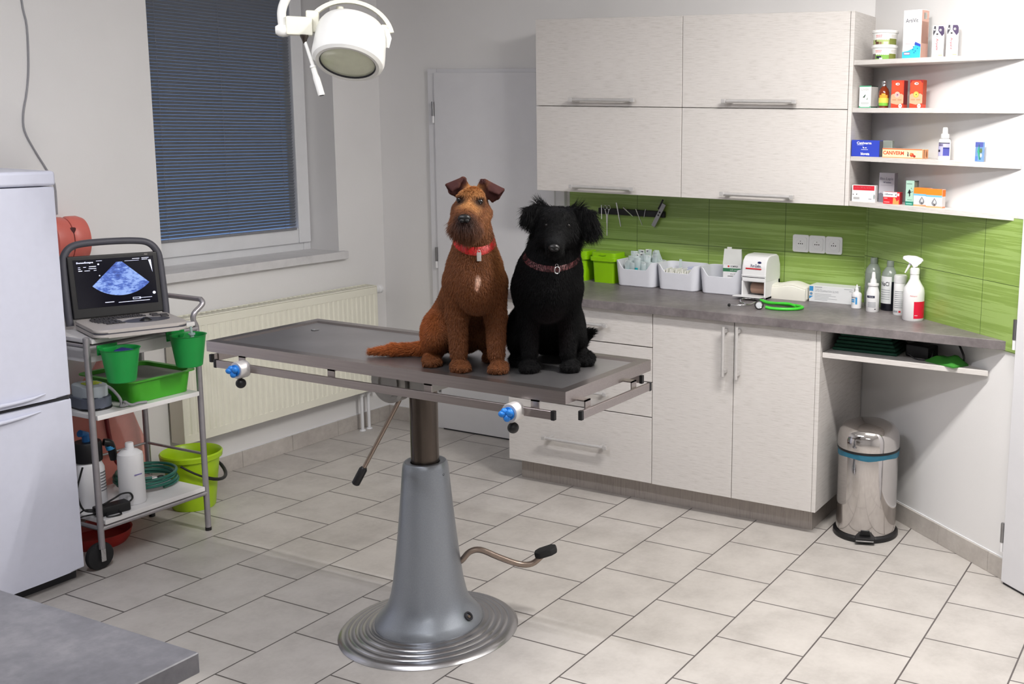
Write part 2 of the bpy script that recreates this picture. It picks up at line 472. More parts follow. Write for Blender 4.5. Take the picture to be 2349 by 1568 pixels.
# ------------------------------------------------------------------ built-in furniture
def bar_handle(par, x, y, z, L, horiz=True, r=0.0075, stand=0.034):
    """handle bar with two feet; (x, y, z) is its middle on the front at y"""
    b = M(m_alu)
    if horiz:
        b.tube([(x - L / 2, y - stand, z), (x + L / 2, y - stand, z)], r, 14)
        for s_ in (-1, 1): b.box(x + s_ * (L / 2 - .03) - .008, x + s_ * (L / 2 - .03) + .008, y - stand, y + .001, z - .007, z + .007, .002)
        for s_ in (-1, 1): b.box(x + s_ * (L / 2 - .006) - .010, x + s_ * (L / 2 - .006) + .010, y - stand - .009, y - stand + .009, z - .009, z + .009, .002)
    else:
        b.tube([(x, y - stand, z - L / 2), (x, y - stand, z + L / 2)], r, 14)
        for s_ in (-1, 1): b.box(x - .007, x + .007, y - stand, y + .001, z + s_ * (L / 2 - .02) - .008, z + s_ * (L / 2 - .02) + .008, .002)
    return b.obj('handle', par)

CY, CX0, CXM, CXR = 4.08, -3.061, -2.279, -1.4925     # base cabinet front, left end, seam, right end
ZB, ZT = 0.108, 0.890
# drawer unit
du = thing('drawer_unit', 'pale grey-oak base cabinet with four drawers behind the table', 'cabinet', (CX0, CY, 0), group=None)
Wd = CXM - CX0
M(m_lam_v).box(0, Wd - .001, .020, YB - CY - .008, ZB, ZT).obj('body', du)
for i, (z0, z1) in enumerate([(.734, .888), (.576, .731), (.416, .573), (ZB, .413)]):
    d = M(m_lam).box(.0015, Wd - .002, 0, .019, z0 + .0015, z1, .0012, 1).obj('drawer', du)
    bar_handle(d, Wd / 2 - .012 + .013, 0, z1 - .072 if i < 3 else .252, .345)
# two-door cupboard
cu = thing('base_cupboard', 'pale grey-oak base cupboard with two tall doors under the worktop', 'cabinet', (CXM, CY, 0))
Wc = CXR - CXM
M(m_lam_v).box(.001, Wc - .018, .020, YB - CY - .008, ZB, ZT).obj('body', cu)
M(m_lam).box(Wc - .018, Wc, -.0, YB - CY - .008, ZB, ZT, .001, 1).obj('side_panel', cu)
xm = -1.883 - CXM
d = M(m_lam).box(.0015, xm - .0015, 0, .019, ZB, .888, .0012, 1).obj('door', cu); bar_handle(d, xm - .036, 0, .76, .215, False)
d = M(m_lam).box(xm + .0015, Wc - .0195, 0, .019, ZB, .888, .0012, 1).obj('door', cu); bar_handle(d, xm + .026, 0, .76, .225, False)
pl = tag(M(m_plinth).box(-3.04, -1.532, 4.153, YB - .02, 0.0, ZB).obj('plinth', smooth=0), 'brushed grey plinth running under the drawers and cupboard', 'plinth')
# worktop: reaches the slanted wall
WT = 0.926
def wall_x(y, off=0.0):
    t = (CO[1] - y) / -WD[1]; return onw(t, off)[0]
poly = [(-3.075, 4.05), (-.735, 4.05), onw((CO[1] - 4.06) / .615, .010), onw(0.02, .010), (CO[0] - .006, YB - .010), (-3.075, YB - .010)]
wt = tag(M(m_top).prism(poly, .890, WT, .002, 1).obj('worktop'), 'long dark grey stone-look worktop running to the slanted wall', 'worktop')
# triangular shelf below the worktop
pts = [(CXR + .002, 4.10), (-.81, 4.10), onw((CO[1] - 4.12) / .615, .006), onw(.02, .006), (CXR + .002, YB - .008)]
us = tag(M(m_lam).prism(pts, .772, .793, .001, 1).obj('under_shelf'), 'triangular pale shelf hung below the open end of the worktop', 'shelf')

# wall cabinets
UY, UX0, UXM, UXR = 4.365, -3.087, -2.296, -1.4925
def wall_cabinet(x0, x1, lab, side):
    t = thing('wall_cabinet', lab, 'cabinet', (x0, UY, 1.380))
    W_ = x1 - x0
    M(m_lam_v).box(.001, W_ - (.018 if side else .001), .02, YB - UY - .001, 0, .806).obj('body', t)
    if side: M(m_lam).box(W_ - .017, W_, .0, YB - UY - .001, 0, .806, .001, 1).obj('side_panel', t)
    r = .0195 if side else .0015
    for z0, z1 in ((0, .402), (.405, .806)):
        d = M(m_lam).box(.0015, W_ - r, 0, .019, z0, z1, .0012, 1).obj('door', t)
        bar_handle(d, HX[side] - x0, 0, z0 + .028, .345, r=.0085)
HX = {False: -2.70, True: -1.905}
wall_cabinet(UX0, UXM, 'pale grey-oak wall cabinet with two flap doors, nearer the corner door', False)
wall_cabinet(UXM, UXR, 'pale grey-oak wall cabinet with two flap doors, beside the open shelves', True)

# corner shelves
SZ = (1.986, 1.791, 1.590, 1.400)
SL = ('topmost pale corner shelf holding the white tubs and tall box', 'second pale corner shelf, under the one with the white tubs', 'third pale corner shelf holding the toothbrush card', 'lowest pale corner shelf, just above the green tiles')
for z, lab in zip(SZ, SL):
    p = [(UXR + .001, UY + .008), (-.775, 4.062), onw(.985, .003), onw(.01, .003), (UXR + .001, YB - .002)]
    tag(M(m_lam).prism(p, z - .019, z, .001, 1).obj('corner_shelf'), lab, 'shelf', 'open corner shelves')
M(m_lam_v).box(UXR + .0002, UXR + .001, UY + .01, YB - .001, 1.382, 2.17).bm.free()

# desk top in the near left corner
dk = thing('desk', 'dark grey desk corner in the near left of the room', 'desk', (-1.632, 1.252, 0))
M(m_desk).box(-1.5, 0, -.80, 0, .71, .75, .002, 1).obj('desktop', dk)
M(m_lam_v).box(-1.40, -1.38, -.72, -.06, 0, .71).obj('side_panel', dk)
M(m_lam_v).box(-.50, -.48, -.72, -.06, 0, .71).obj('side_panel', dk)
M(m_lam_v).box(-1.38, -.50, -.70, -.68, .30, .71).obj('back_panel', dk)
# ------------------------------------------------------------------ examination table
m_steel = mat('brushed_steel', (168, 160, 158), 0.28, 0.95, var=0.06, vscale=6, stretch=(1, 40, 40))
m_steel_top = mat('worn_steel_sheet', (196, 194, 196), 0.36, 1.0, var=0.08, vscale=5)
m_paint = mat('hammered_grey_paint', (146, 152, 160), 0.36, 0.6, var=0.05, vscale=260, bump=0.04, coat=0.2)
m_column = mat('oiled_steel_column', (88, 80, 74), 0.25, 0.9, var=0.12, vscale=10, stretch=(3, 3, 0.6))
m_plate = mat('ribbed_steel_plate', (178, 178, 180), 0.24, 0.95, var=0.05)
m_blue = mat('blue_knob_plastic', (34, 120, 205), 0.35, var=0.05)
m_cast = mat('cast_grey_metal', (150, 148, 145), 0.4, 0.6, var=0.06)
m_brown_rod = mat('brownish_steel_rod', (150, 135, 124), 0.3, 0.85, var=0.08)
TX, TY, TT = -2.365, 2.698, 0.965
tb = thing('examination_table', 'steel veterinary examination table on a grey pedestal, two dogs sitting on it', 'table', (TX, TY, 0))
X0, X1, Y0, Y1 = -3.080 - TX, -1.652 - TX, 2.463 - TY, 2.948 - TY
b = M(m_steel)                              # rim with a sunken tray
rw, rd = 0.032, 0.006
o_ = [(X0, Y0), (X1, Y0), (X1, Y1), (X0, Y1)]
i1 = [(X0 + rw, Y0 + rw), (X1 - rw, Y0 + rw), (X1 - rw, Y1 - rw), (X0 + rw, Y1 - rw)]
i2 = [(X0 + rw + .012, Y0 + rw + .012), (X1 - rw - .012, Y0 + rw + .012), (X1 - rw - .012, Y1 - rw - .012), (X0 + rw + .012, Y1 - rw - .012)]
vs = [(x, y, TT - .036) for x, y in o_] + [(x, y, TT) for x, y in o_] + [(x, y, TT) for x, y in i1] + [(x, y, TT - rd) for x, y in i2] + [(x, y, TT - .036) for x, y in i1]
fs = []
for k in range(4):
    j = (k + 1) % 4
    fs += [(k, j, 4 + j, 4 + k), (4 + k, 4 + j, 8 + j, 8 + k), (8 + k, 8 + j, 12 + j, 12 + k), (k, j, 16 + j, 16 + k)]
b.raw(vs, fs); b.raw([vs[16 + k] for k in range(4)], [(3, 2, 1, 0)])
bmesh.ops.remove_doubles(b.bm, verts=b.bm.verts, dist=1e-5)
b.obj('rim', tb, smooth=20)
b = M(m_steel_top).box(i2[0][0] - .001, i2[1][0] + .001, i2[0][1] - .001, i2[2][1] + .001, TT - rd - .006, TT - rd + .0004)
b.obj('tabletop', tb, smooth=0)
M(m_chrome).lathe([(0, .0), (.012, .0005), (.014, .0015), (.009, .002), (0, .0018)], 16, o=(-2.96 - TX + .02, 2.80 - TY, TT - rd + .0004)).obj('drain', tb)
# side rails, brackets and clamps
def rail(x0, y0, x1, y1):
    if abs(x1 - x0) > abs(y1 - y0):
        r_ = M(m_steel).box(x0, x1, y0 - .005, y0 + .005, .882, .907, .001, 1).obj('side_rail', tb)
        e = [(x0, y0), (x1, y1)]
        for k, (x, y) in enumerate(e): M(m_black).box(x - .006, x + .006, y - .0065, y + .0065, .8805, .9085, .002).obj('end_cap', r_)
    else:
        r_ = M(m_steel).box(x0 - .005, x0 + .005, y0, y1, .882, .907, .001, 1).obj('side_rail', tb)
        for x, y in ((x0, y0), (x1, y1)): M(m_black).box(x - .0065, x + .0065, y - .006, y + .006, .8805, .9085, .002).obj('end_cap', r_)
yn, yf, xr, xl = 2.456 - TY, 2.956 - TY, -1.622 - TX, -3.11 - TX
rail(-3.03 - TX, yn, -1.688 - TX, yn); rail(-3.00 - TX, yf, -1.69 - TX, yf)
rail(xr, 2.495 - TY, xr, 2.885 - TY); rail(xl, 2.505 - TY, xl, 2.885 - TY)
def bracket(x, y, dx, dy):
    b = M(m_steel); e = .004
    if dx == 0:
        s_ = 1 if dy > 0 else -1
        b.box(x - .014, x + .014, min(y, y + s_ * e), max(y, y + s_ * e), .884, .9295).box(x - .014, x + .014, min(y, y + dy), max(y, y + dy), .9255, .9295)
    else:
        s_ = 1 if dx > 0 else -1
        b.box(min(x, x + s_ * e), max(x, x + s_ * e), y - .014, y + .014, .884, .9295).box(min(x, x + dx), max(x, x + dx), y - .014, y + .014, .9255, .9295)
    b.obj('bracket', tb)
for X in (-2.916, -2.526, -2.141, -1.755):
    bracket(X - TX, yn + .0055, 0, .020); bracket(X - TX, yf - .0055, 0, -.020)
for Y in (2.54, 2.80):
    bracket(xr - .0055, Y - TY, -.045, 0); bracket(xl + .0055, Y - TY, .045, 0)
def clamp(x, y, sgn, blue=True):
    c = M(m_alu)
    T = TR(x, y, .893) @ RX(PI / 2 * sgn)
    c.lathe([(0, -.014), (.026, -.014), (.0285, -.011), (.0285, .022), (.026, .026), (0, .026)], 28, T=T)
    c = c.obj('rail_clamp', tb)
    if blue:
        k = M(m_blue); k.lathe([(0, .026), (.019, .026), (.019, .031), (0, .031)], 20, T=T)
        for q in range(3): k.ball((.011 * math.cos(q * 2.1 + .5), .011 * math.sin(q * 2.1 + .5), .036), (.0115, .0115, .009), 12, T=T)
        k.ball((-.013, .0, .040), (.013, .010, .010), 12, T=T)
        k.obj('blue_knob', c)
    k = M(m_black); k.cyl((x, y - sgn * .008, .870), (x, y - sgn * .008, .858), .005); k.ball((x, y - sgn * .008, .847), .0165, 18); k.obj('ball_knob', c)
clamp(-2.895 - TX, yn - .012, 1); clamp(-1.812 - TX, yn - .012, 1); clamp(-1.885 - TX, yf + .012, -1, False)
# tilt gear under the top
g = M(m_cast)
g.lathe([(0, -.028), (.062, -.028), (.071, -.02), (.071, .02), (.062, .028), (0, .028)], 36, T=TR(-.075, -.06, .868) @ RX(PI / 2))
g.lathe([(.045, .028), (.05, .034), (.03, .034), (.028, .028)], 30, T=TR(-.075, -.06, .868) @ RX(PI / 2))
g.box(-.16, .08, -.09, .09, .895, .929, .004); g.box(.0, .075, -.07, .07, .84, .925, .008)
g.obj('tilt_gear', tb)
b = M(m_black); b.box(-.215, -.165, -.08, .03, .893, .928, .006).box(-.165, -.10, -.095, -.075, .905, .928, .003); b.obj('gear_bracket', tb)
# column, pedestal and base plate (round)
M(m_column).lathe([(0, .40), (.0455, .40), (.0455, .875), (.055, .88), (.055, .905), (0, .905)], 40).obj('column', tb)
prof = [(.174, .030), (.178, .034), (.176, .046), (.164, .062), (.144, .086), (.131, .108), (.1235, .135), (.1145, .18), (.1045, .26), (.0955, .34), (.0868, .43), (.0795, .51), (.0745, .572), (.0715, .586), (.067, .592), (.058, .594), (.0475, .590), (.0475, .57)]
ped = M(m_paint).lathe(prof, 56).obj('pedestal', tb)
b = M(m_black)
for px_, pz in ((.072, .556), (.0735, .524)):
    T = RZ(math.radians(0)) @ TR(px_ + .001, 0, pz) @ RY(PI / 2 - .12)
    b.lathe([(.006, 0), (.0062, .002), (.003, .003), (.0028, .001), (0, .001)], 14, T=T)
b.obj('screw', ped, label='black set screws near the top of the pedestal')
T = RZ(math.radians(4)) @ TR(.1565, 0, .072) @ RY(.85)
b = M(m_gap).lathe([(.012, .002), (.016, .0), (.0165, .004), (.010, .005), (.009, -.006), (0, -.006)], 20, T=T); b.use(m_brown_rod).lathe([(0, .004), (.006, .004), (.006, -.004)], 6, T=T @ TR(.002, 0, 0)); b.obj('oil_plug', ped)
pr = [(0, .032), (.166, .032), (.172, .0345), (.184, .0350), (.192, .0325)]
for k in range(4): r_ = .195 + k * .022; z_ = .0325 - k * .0052; pr += [(r_, z_ - .0014), (r_ + .005, z_ - .0010), (r_ + .012, z_ - .0016), (r_ + .018, z_ - .0034)]
pr += [(.283, .012), (.291, .006), (.295, .002), (.295, 0), (0, 0)]
M(m_plate).lathe(pr, 72).obj('base_plate', tb)
# tilt lever with a black grip
L0, L1 = Vector((-.03, -.035, .86)), Vector((-2.53 - TX - .005, 2.555 - TY, .525))
lv = M(m_brown_rod).tube([L0, L0.lerp(L1, .86)], [.007, .007], 12).obj('tilt_lever', tb)
M(m_black).tube([L0.lerp(L1, .83), L0.lerp(L1, .85), L0.lerp(L1, .99), L1], [.009, .0135, .0135, .010], 14).obj('grip', lv)
# foot pedal
q = [(-2.283, 2.77, .232), (-2.262, 2.788, .260), (-2.235, 2.812, .264), (-2.190, 2.852, .232), (-2.139, 2.897, .200), (-2.105, 2.927, .197), (-2.080, 2.95, .222)]
q = [(x - TX, y - TY, z) for x, y, z in q]; q.insert(0, (.06, .055, .225))
fp = M(m_brown_rod).tube(q, .0105, 12, smooth=4).obj('foot_pedal', tb)
x, y, z = q[-1]
T = TR(x + .010, y + .008, z + .014) @ RZ(math.radians(38)) @ RY(-.25)
M(m_black_soft).prism([(-.040, -.010), (-.024, -.027), (.018, -.028), (.038, -.016), (.040, .012), (.024, .028), (-.020, .026), (-.036, .014)], -.012, .012, .006, 2, T=T).obj('pedal_pad', fp)

# ------------------------------------------------------------------ examination lamp
m_lamp = mat('white_lamp_enamel', (236, 236, 232), 0.3, var=0.015)
m_cream = mat('aged_cream_plastic', (232, 230, 214), 0.4, var=0.03)
LX, LY, LZ = -2.672, 2.748, 1.950
la = math.atan2(.699, .715)
lp = thing('surgical_lamp', 'round white surgical lamp hanging over the table', 'lamp', (LX, LY, LZ), la)
tilt = TR(0.0, .0, .01) @ RY(math.radians(9)) @ RX(math.radians(-29))
hd = M(m_lamp).lathe([(.088, -.092), (.098, -.093), (.1085, -.086), (.113, -.072), (.113, -.05), (.110, .012), (.105, .038), (.096, .054), (.080, .062), (0, .066)], 48, T=tilt)
hd.lathe([(.088, -.092), (.086, -.086), (.086, -.07)], 48, T=tilt)
hd = hd.obj('lamp_head', lp)
m_lens = mat('greenish_lens', (226, 230, 206), 0.12, 0.0, trans=0.0, var=0.05, vscale=25, coat=0.6)
M(m_lens).lathe([(.0865, -.083), (.06, -.088), (.03, -.0905), (0, -.091)], 40, T=tilt).obj('lens', hd)
M(m_gap).lathe([(.0868, -.091), (.0845, -.0885), (.0845, -.085)], 40, T=tilt).obj('lens_seal', hd)
b = M(m_lamp).tube([(.098, .0, .060), (.112, -.01, .045), (.118, -.012, .02), (.114, -.012, -.01)], [.006, .009, .010, .005], 12); b.obj('side_catch', hd)
yk = M(m_cream); n = 22; vs = []; fs = []
for k in range(n + 1):
    an = math.radians(152 - 142 * k / n)
    for (r_, yy) in ((.127, .012), (.127, .058), (.141, .058), (.141, .012)):
        vs.append((-.002 + r_ * math.cos(an), yy + .01, .022 + r_ * math.sin(an) * .86))
for k in range(n):
    for j in range(4): fs.append((4 * k + j, 4 * k + (j + 1) % 4, 4 * k + 4 + (j + 1) % 4, 4 * k + 4 + j))
fs += [(0, 1, 2, 3), (4 * n + 3, 4 * n + 2, 4 * n + 1, 4 * n)]
yk.raw(vs, fs); yk = yk.obj('yoke', lp)
b = M(m_cream); b.tube([(.10, .03, .060), (.125, .03, .060)], .008, 12); b.tube([(-.03, .05, .09), (-.03, .05, .12)], .012, 12); b.obj('yoke_pin', yk)
bk = M(m_cream); bk.box(-.195, -.115, -.022, .024, .018, .077, .006); bk.box(-.135, -.095, .0, .05, .03, .10, .006); bk = bk.obj('joint_block', lp)
M(m_lamp).lathe([(0, -.022), (.012, -.022), (.019, -.012), (.021, .0), (.019, .012), (.012, .022), (0, .022)], 20, T=TR(-.205, 0, .032) @ RY(PI / 2)).obj('joint_cap', bk)
arm = [(-.203, 0, .03), (-.206, 0, .06), (-.206, 0, .09), (-.197, 0, .12), (-.18, .0, .15), (-.15, .0, .19), (-.09, .0, .25), (-.03, 0, .29), (0, 0, .34), (0, 0, .40), (0, 0, H - LZ - .02)]
M(m_lamp).tube(arm, .0135, 16, smooth=4).obj('arm', lp)
M(m_lamp).lathe([(0, H - LZ), (.07, H - LZ), (.07, H - LZ - .02), (.03, H - LZ - .06), (0, H - LZ - .06)], 28).obj('ceiling_rose', lp)
h = M(m_lamp).tube([(-.140, -.018, .0), (-.118, -.026, -.078)], [.0052, .0062], 12)
h.tube([(-.119, -.026, -.076), (-.1185, -.026, -.081), (-.117, -.026, -.084)], [.0085, .0105, .0085], 16)
h.tube([(-.1175, -.026, -.083), (-.1125, -.0275, -.104), (-.1095, -.0282, -.116), (-.096, -.032, -.170)], [.0088, .0088, .0108, .0108], 16)
h.use(m_gap).tube([(-.0963, -.032, -.169), (-.0957, -.0322, -.1715)], .0072, 14)
h.obj('handle', lp)
M(m_column).lathe([(0.004, -.024), (.009, -.010), (.013, -.002), (.013, .004), (0, .004)], 16, T=TR(-.141, -.018, .016)).obj('handle_socket', lp)

# ------------------------------------------------------------------ radiator
m_rad = mat('cream_enamel', (233, 231, 216), 0.35, var=0.012)
RY0, RY1, RZ0, RZ1 = 3.245, 4.475, .228, .800
rd_ = thing('radiator', 'cream panel radiator under the window', 'radiator', (XW + .10, RY0, 0))
L = RY1 - RY0
b = M(m_rad); n = 37; vs = []; fs = []; pts = [(0.0, 0.0), (.012, 0.0)]
pitch_ = (L - .024) / n
for k in range(n):
    y = .012 + k * pitch_
    pts += [(y + .006, 0), (y + .011, -.0042), (y + pitch_ - .011, -.0042), (y + pitch_ - .006, 0)]
pts += [(L, 0)]
for y, x in pts: vs += [(x, y, RZ0 + .04), (x, y, RZ1 - .04)]
for k in range(len(pts) - 1): fs.append((2 * k, 2 * k + 2, 2 * k + 3, 2 * k + 1))
b.raw(vs, fs)
b.box(-.012, .0, 0, L, RZ0, RZ0 + .041, .003).box(-.012, 0, 0, L, RZ1 - .041, RZ1 - .001, .003)
b.box(-.016, -.0125, 0.002, L - .002, RZ0 + .005, RZ1 - .005)
b.obj('front_panel', rd_, smooth=25)
M(m_rad).box(-.086, -.072, 0, L, RZ0, RZ1 - .001, .003).obj('rear_panel', rd_)
g = M(m_rad); g.box(-.088, -.080, 0, L, RZ1, RZ1 + .006, .001); g.box(-.008, .0, 0, L, RZ1, RZ1 + .006, .001)
for k in range(42): y = k * L / 41.0; g.box(-.082, -.006, max(0, y - .003), min(L, y + .003), RZ1, RZ1 + .005)
g.obj('top_grille', rd_)
M(m_rad).box(-.088, .0, -.004, .0, RZ0, RZ1 + .006, .001).obj('side_cover', rd_); M(m_rad).box(-.088, .0, L, L + .004, RZ0, RZ1 + .006, .001).obj('side_cover', rd_)
v = M(m_black).cyl((-.04, L + .002, .775), (-.04, L + .022, .775), .021)
v.use(m_white).lathe([(.019, 0), (.021, .004), (.021, .03), (.024, .034), (.024, .052), (.018, .058), (0, .058)], 18, T=TR(-.04, L + .02, .775) @ RX(-PI / 2))
v.obj('thermostat_valve', rd_)
for y in (L - .045, L - .095):
    p_ = M(m_white_sat).cyl((-.045, y, 0.001), (-.045, y, RZ0 - .02), .0085); p_.cyl((-.045, y, RZ0 - .03), (-.045, y, RZ0 + .005), .013, seg=8); p_.lathe([(.0085, .001), (.018, .001), (.014, .008), (.0085, .008)], 16, o=(-.045, y, 0)); p_.obj('pipe', rd_)
for y in (.12, L - .12): M(m_rad).box(-.0992, -.07, y - .015, y + .015, .35, .70).obj('wall_bracket', rd_)

# ------------------------------------------------------------------ fridge
FX, FY0, FY1 = -3.75, 1.834, 2.434
fr = thing('fridge_freezer', 'tall white fridge freezer at the left edge', 'fridge', (FX, FY0, 0))
W_ = FY1 - FY0
M(m_fridge).box(-.535, -.062, .004, W_ - .004, .03, 1.478, .006).obj('body', fr)
M(m_fridge).box(-.535, .002, 0, W_, 1.455, 1.507, .012, 3).obj('top_cover', fr)
def frdoor(z0, z1, nm):
    d = M(m_fridge); n = 10; poly = [(-.058, 0.0), (-.058, W_)]
    for k in range(n + 1):
        t = k / n; poly.append((.0 - .012 * (2 * t - 1) ** 4, W_ * (1 - t)))
    d.prism([(p[0], p[1]) for p in poly], z0, z1, .005, 2); return d.obj(nm, fr, smooth=40)
du_ = frdoor(.702, 1.452, 'upper_door'); dl_ = frdoor(.045, .688, 'lower_door')
gh = M(m_fridge)
gh.tube([(-.004, .03, .735), (.010, .06, .728), (.014, W_ * .5, .722), (.012, W_ - .17, .722), (.002, W_ - .10, .728)], [.003, .005, .007, .006, .002], 12, smooth=4); gh.obj('grip_ridge', du_)
gl_ = M(m_fridge).tube([(-.004, .02, .668), (.008, .05, .664), (.010, W_ * .5, .662), (.008, W_ - .2, .664), (.000, W_ - .12, .668)], [.003, .006, .007, .006, .002], 12, smooth=4); gl_.obj('grip_ridge', dl_)
M(m_gap).box(-.50, -.05, .01, W_ - .01, .0, .04).obj('base_shade', fr)  # dark block painted in for the shaded gap below the fridge
M(m_gap).box(-.3, -.013, .008, W_ - .008, .687, .703).obj('seam_shade', fr)  # dark strip stands in for the shadow between the two doors
# thin cable on the wall above it
cb = [(XW + .004, 2.605, 2.70)]
m_cable = mat('light_grey_cable', (150, 150, 155), 0.5, var=0.03)
# ------------------------------------------------------------------ wall cable, trolley corner
tag(M(m_cable).tube([(XW + .004, 2.72, 2.699), (XW + .004, 2.728, 2.40), (XW + .004, 2.730, 2.135), (XW + .004, 2.742, 2.037), (XW + .004, 2.736, 1.887), (XW + .004, 2.721, 1.786), (XW + .005, 2.700, 1.702), (XW + .005, 2.699, 1.634), (XW + .005, 2.732, 1.558), (XW + .006, 2.774, 1.479), (XW + .006, 2.80, 1.42), (XW + .006, 2.80, 1.30)], .0034, 8, smooth=4).obj('wall_cable'), 'thin grey cable running down the wall above the fridge', 'cable')

m_tube = mat('grey_steel_tube', (164, 161, 165), 0.32, 0.6, var=0.06, vscale=30)
m_shelfw = mat('white_shelf_board', (228, 226, 226), 0.4, var=0.02)
KX0, KX1, KY0, KY1 = -4.117, -3.772, 2.512, 2.974
tr = thing('trolley', 'steel tube trolley with three white shelves beside the fridge', 'trolley', (-3.945, 2.743, 0))
ox, oy = -3.945, 2.743
x0, x1, y0, y1 = KX0 - ox, KX1 - ox, KY0 - oy, KY1 - oy
for (z, dz, e) in ((.888, .018, 0), (.600, .020, 0), (.195, .020, 0)):
    M(m_shelfw).box(x0 - .006, x1 + .012, y0 + .013, y1 - .013, z - dz, z - .0008, .003, 2).obj('shelf_board', tr)
def post(x, y, top=False):
    b = M(m_tube).tube([(x, y, .012 if y > 0 else .085), (x, y, .893 if not top else .85)], .0115, 14)
    if not top: b.ball((x, y, .893), (.0115, .0115, .005), 14)
    p = b.obj('post', tr); return p
for x in (x0, x1):
    p = post(x, y0)
    # fork and wheel
    M(m_chrome).box(x - .004, x + .008, y0 - .010, y0 + .010, .035, .115, .003).obj('fork', p)
    wz = .053
    w_ = M(m_black_soft).lathe([(0, -.012), (.040, -.012), (.050, -.010), (.053, -.004), (.053, .004), (.050, .010), (.040, .012), (0, .012)], 40, T=TR(x - .019, y0, wz) @ RY(PI / 2)); w_.obj('wheel', tr)
    M(m_chrome).cyl((x - .03, y0, .05), (x + .010, y0, .05), .0065, seg=14).obj('axle', p)
    p = post(x, y1, True)
    M(m_black).cyl((x, y1, 0), (x, y1, .014), .0125, seg=14).obj('foot', p)
hb = [(x1, y1, .84), (x1, y1, .865), (x1, y1 - .012, .895), (x1, y1 - .004, .92), (x1, y1 + .025, .942), (x1, y1 + .036, .955), (x1 - .012, y1 + .038, .968), (x1 - .04, y1 + .038, .969), (x0 + .04, y1 + .038, .969), (x0 + .012, y1 + .038, .968), (x0, y1 + .036, .955), (x0, y1 + .025, .942), (x0, y1 - .004, .92), (x0, y1 - .012, .895), (x0, y1, .865), (x0, y1, .84)]
M(m_tube).tube(hb, .0105, 14, smooth=4).obj('push_handle', tr)
b = M(m_tube)
for z in (.163, .856):
    M(m_tube).tube([(x1 + .002, y0, z), (x1 + .002, y1, z)], .0095, 10).obj('cross_bar', tr)
    M(m_tube).tube([(x0, y0, z), (x0, y1, z)], .0095, 10).obj('cross_bar', tr)
M(m_tube).tube([(x1, y1, .330), (x0, y1, .328)], .006, 8).obj('guard_bar', tr); M(m_tube).tube([(x0, y0, .328), (x0, y1, .328)], .005, 8).obj('guard_bar', tr)
M(m_tube).tube([(x0, y0, .163), (x1, y0, .163)], .0085, 8).obj('cross_bar', tr); M(m_tube).tube([(x0, y0, .862), (x1, y0, .862)], .0075, 8).obj('cross_bar', tr)
dw = M(m_shelfw).box(x0 + .03, x1 - .03, y0 + .022, y1 - .04, .793, .846, .004).obj('shallow_drawer', tr)
b.bm.free()

# ultrasound machine
m_dgrey = mat('dark_grey_casing', (78, 78, 86), 0.45, var=0.04)
m_lgrey = mat('light_grey_casing', (186, 180, 176), 0.45, var=0.03)
m_key = mat('grey_keys', (62, 60, 62), 0.5, var=0.05)
m_screen = mat('dark_screen', (6, 7, 16), 0.15, var=0.0, emit=(5, 6, 20), es=0.6)
m_glow = mat('screen_white', (200, 205, 230), 0.4, var=0, emit=(225, 230, 255), es=1.0)
def echo_mat():
    N = Nodes('echo_image'); v = N.coords((1, 1, 2.6)); f = N.noise(v, 48.0, 6, 0.7); f2 = N.noise(N.coords(), 14.0, 3)
    a = N.nt.nodes.new('ShaderNodeMath'); a.operation = 'MULTIPLY_ADD'; a.inputs[1].default_value = 0.8; N.l(f2, a.inputs[0]); N.l(f, a.inputs[2])
    col = N.ramp(a.outputs[0], [(.62, C(26, 44, 122)), (.86, C(66, 104, 200)), (1.1, C(150, 182, 246))])
    N.b.inputs['Base Color'].default_value = (0, 0, 0, 1); N.l(col, N.b.inputs['Emission Color']); N.b.inputs['Emission Strength'].default_value = 1.0
    return N.mat
m_echo = echo_mat()
us_ = thing('ultrasound_machine', 'portable ultrasound machine with a blue fan image, open on the trolley', 'ultrasound machine', (-3.812, 2.722, .888), math.radians(70)); us_.scale = (.94, .94, .94)
w2, dp = .172, .165
def rrect(hx, y0_, y1_, r, n=6):
    p = []
    for (cx, cy, a0) in ((hx - r, y0_ + r, -90), (hx - r, y1_ - r, 0), (-hx + r, y1_ - r, 90), (-hx + r, y0_ + r, 180)):
        for k in range(n + 1):
            a = math.radians(a0 + 90 * k / n); p.append((cx + r * math.cos(a), cy + r * math.sin(a)))
    return p
bs = M(m_lgrey).prism(rrect(w2, -dp, dp - .01, .045), .006, .020, .005)
bs.use(m_dgrey).prism(rrect(w2 - .001, -dp + .001, dp - .011, .044), .020, .025)
bs.use(m_lgrey).prism(rrect(w2, -dp, dp - .01, .045), .025, .038, .005); bs.use(m_dgrey)
for sx_ in (-1, 1):
    for sy_ in (-1, 1): bs.box(sx_ * .13 - .012, sx_ * .13 + .012, sy_ * .11 - .012, sy_ * .11 + .012, 0, .008)
bs = bs.obj('base', us_)
for r_, (y, n, xa, xb) in enumerate([(.118, 11, -.115, .07), (.098, 12, -.125, .075), (.078, 12, -.13, .08), (.056, 4, -.13, -.05), (.036, 4, -.125, -.04), (.014, 4, -.12, -.035), (-.008, 3, -.105, -.035), (-.034, 3, -.10, -.03)]):
    k = M(m_key); st = (xb - xa) / n
    for q in range(n): k.box(xa + q * st + .0015, xa + (q + 1) * st - .0015, y - .008, y + .008, .0375, .0425, .0012, 1)
    k.obj('key_row', bs)
k = M(m_dgrey).prism([(.055 + .085 * math.cos(2 * PI * i / 28), -.02 + .052 * math.sin(2 * PI * i / 28)) for i in range(28)], .037, .0395); k.obj('control_pad', bs)
M(m_black).lathe([(.024, .038), (.022, .042), (.019, .041), (.017, .046), (.009, .052), (0, .054)], 24, o=(.045, -.035, 0)).obj('trackball', bs)
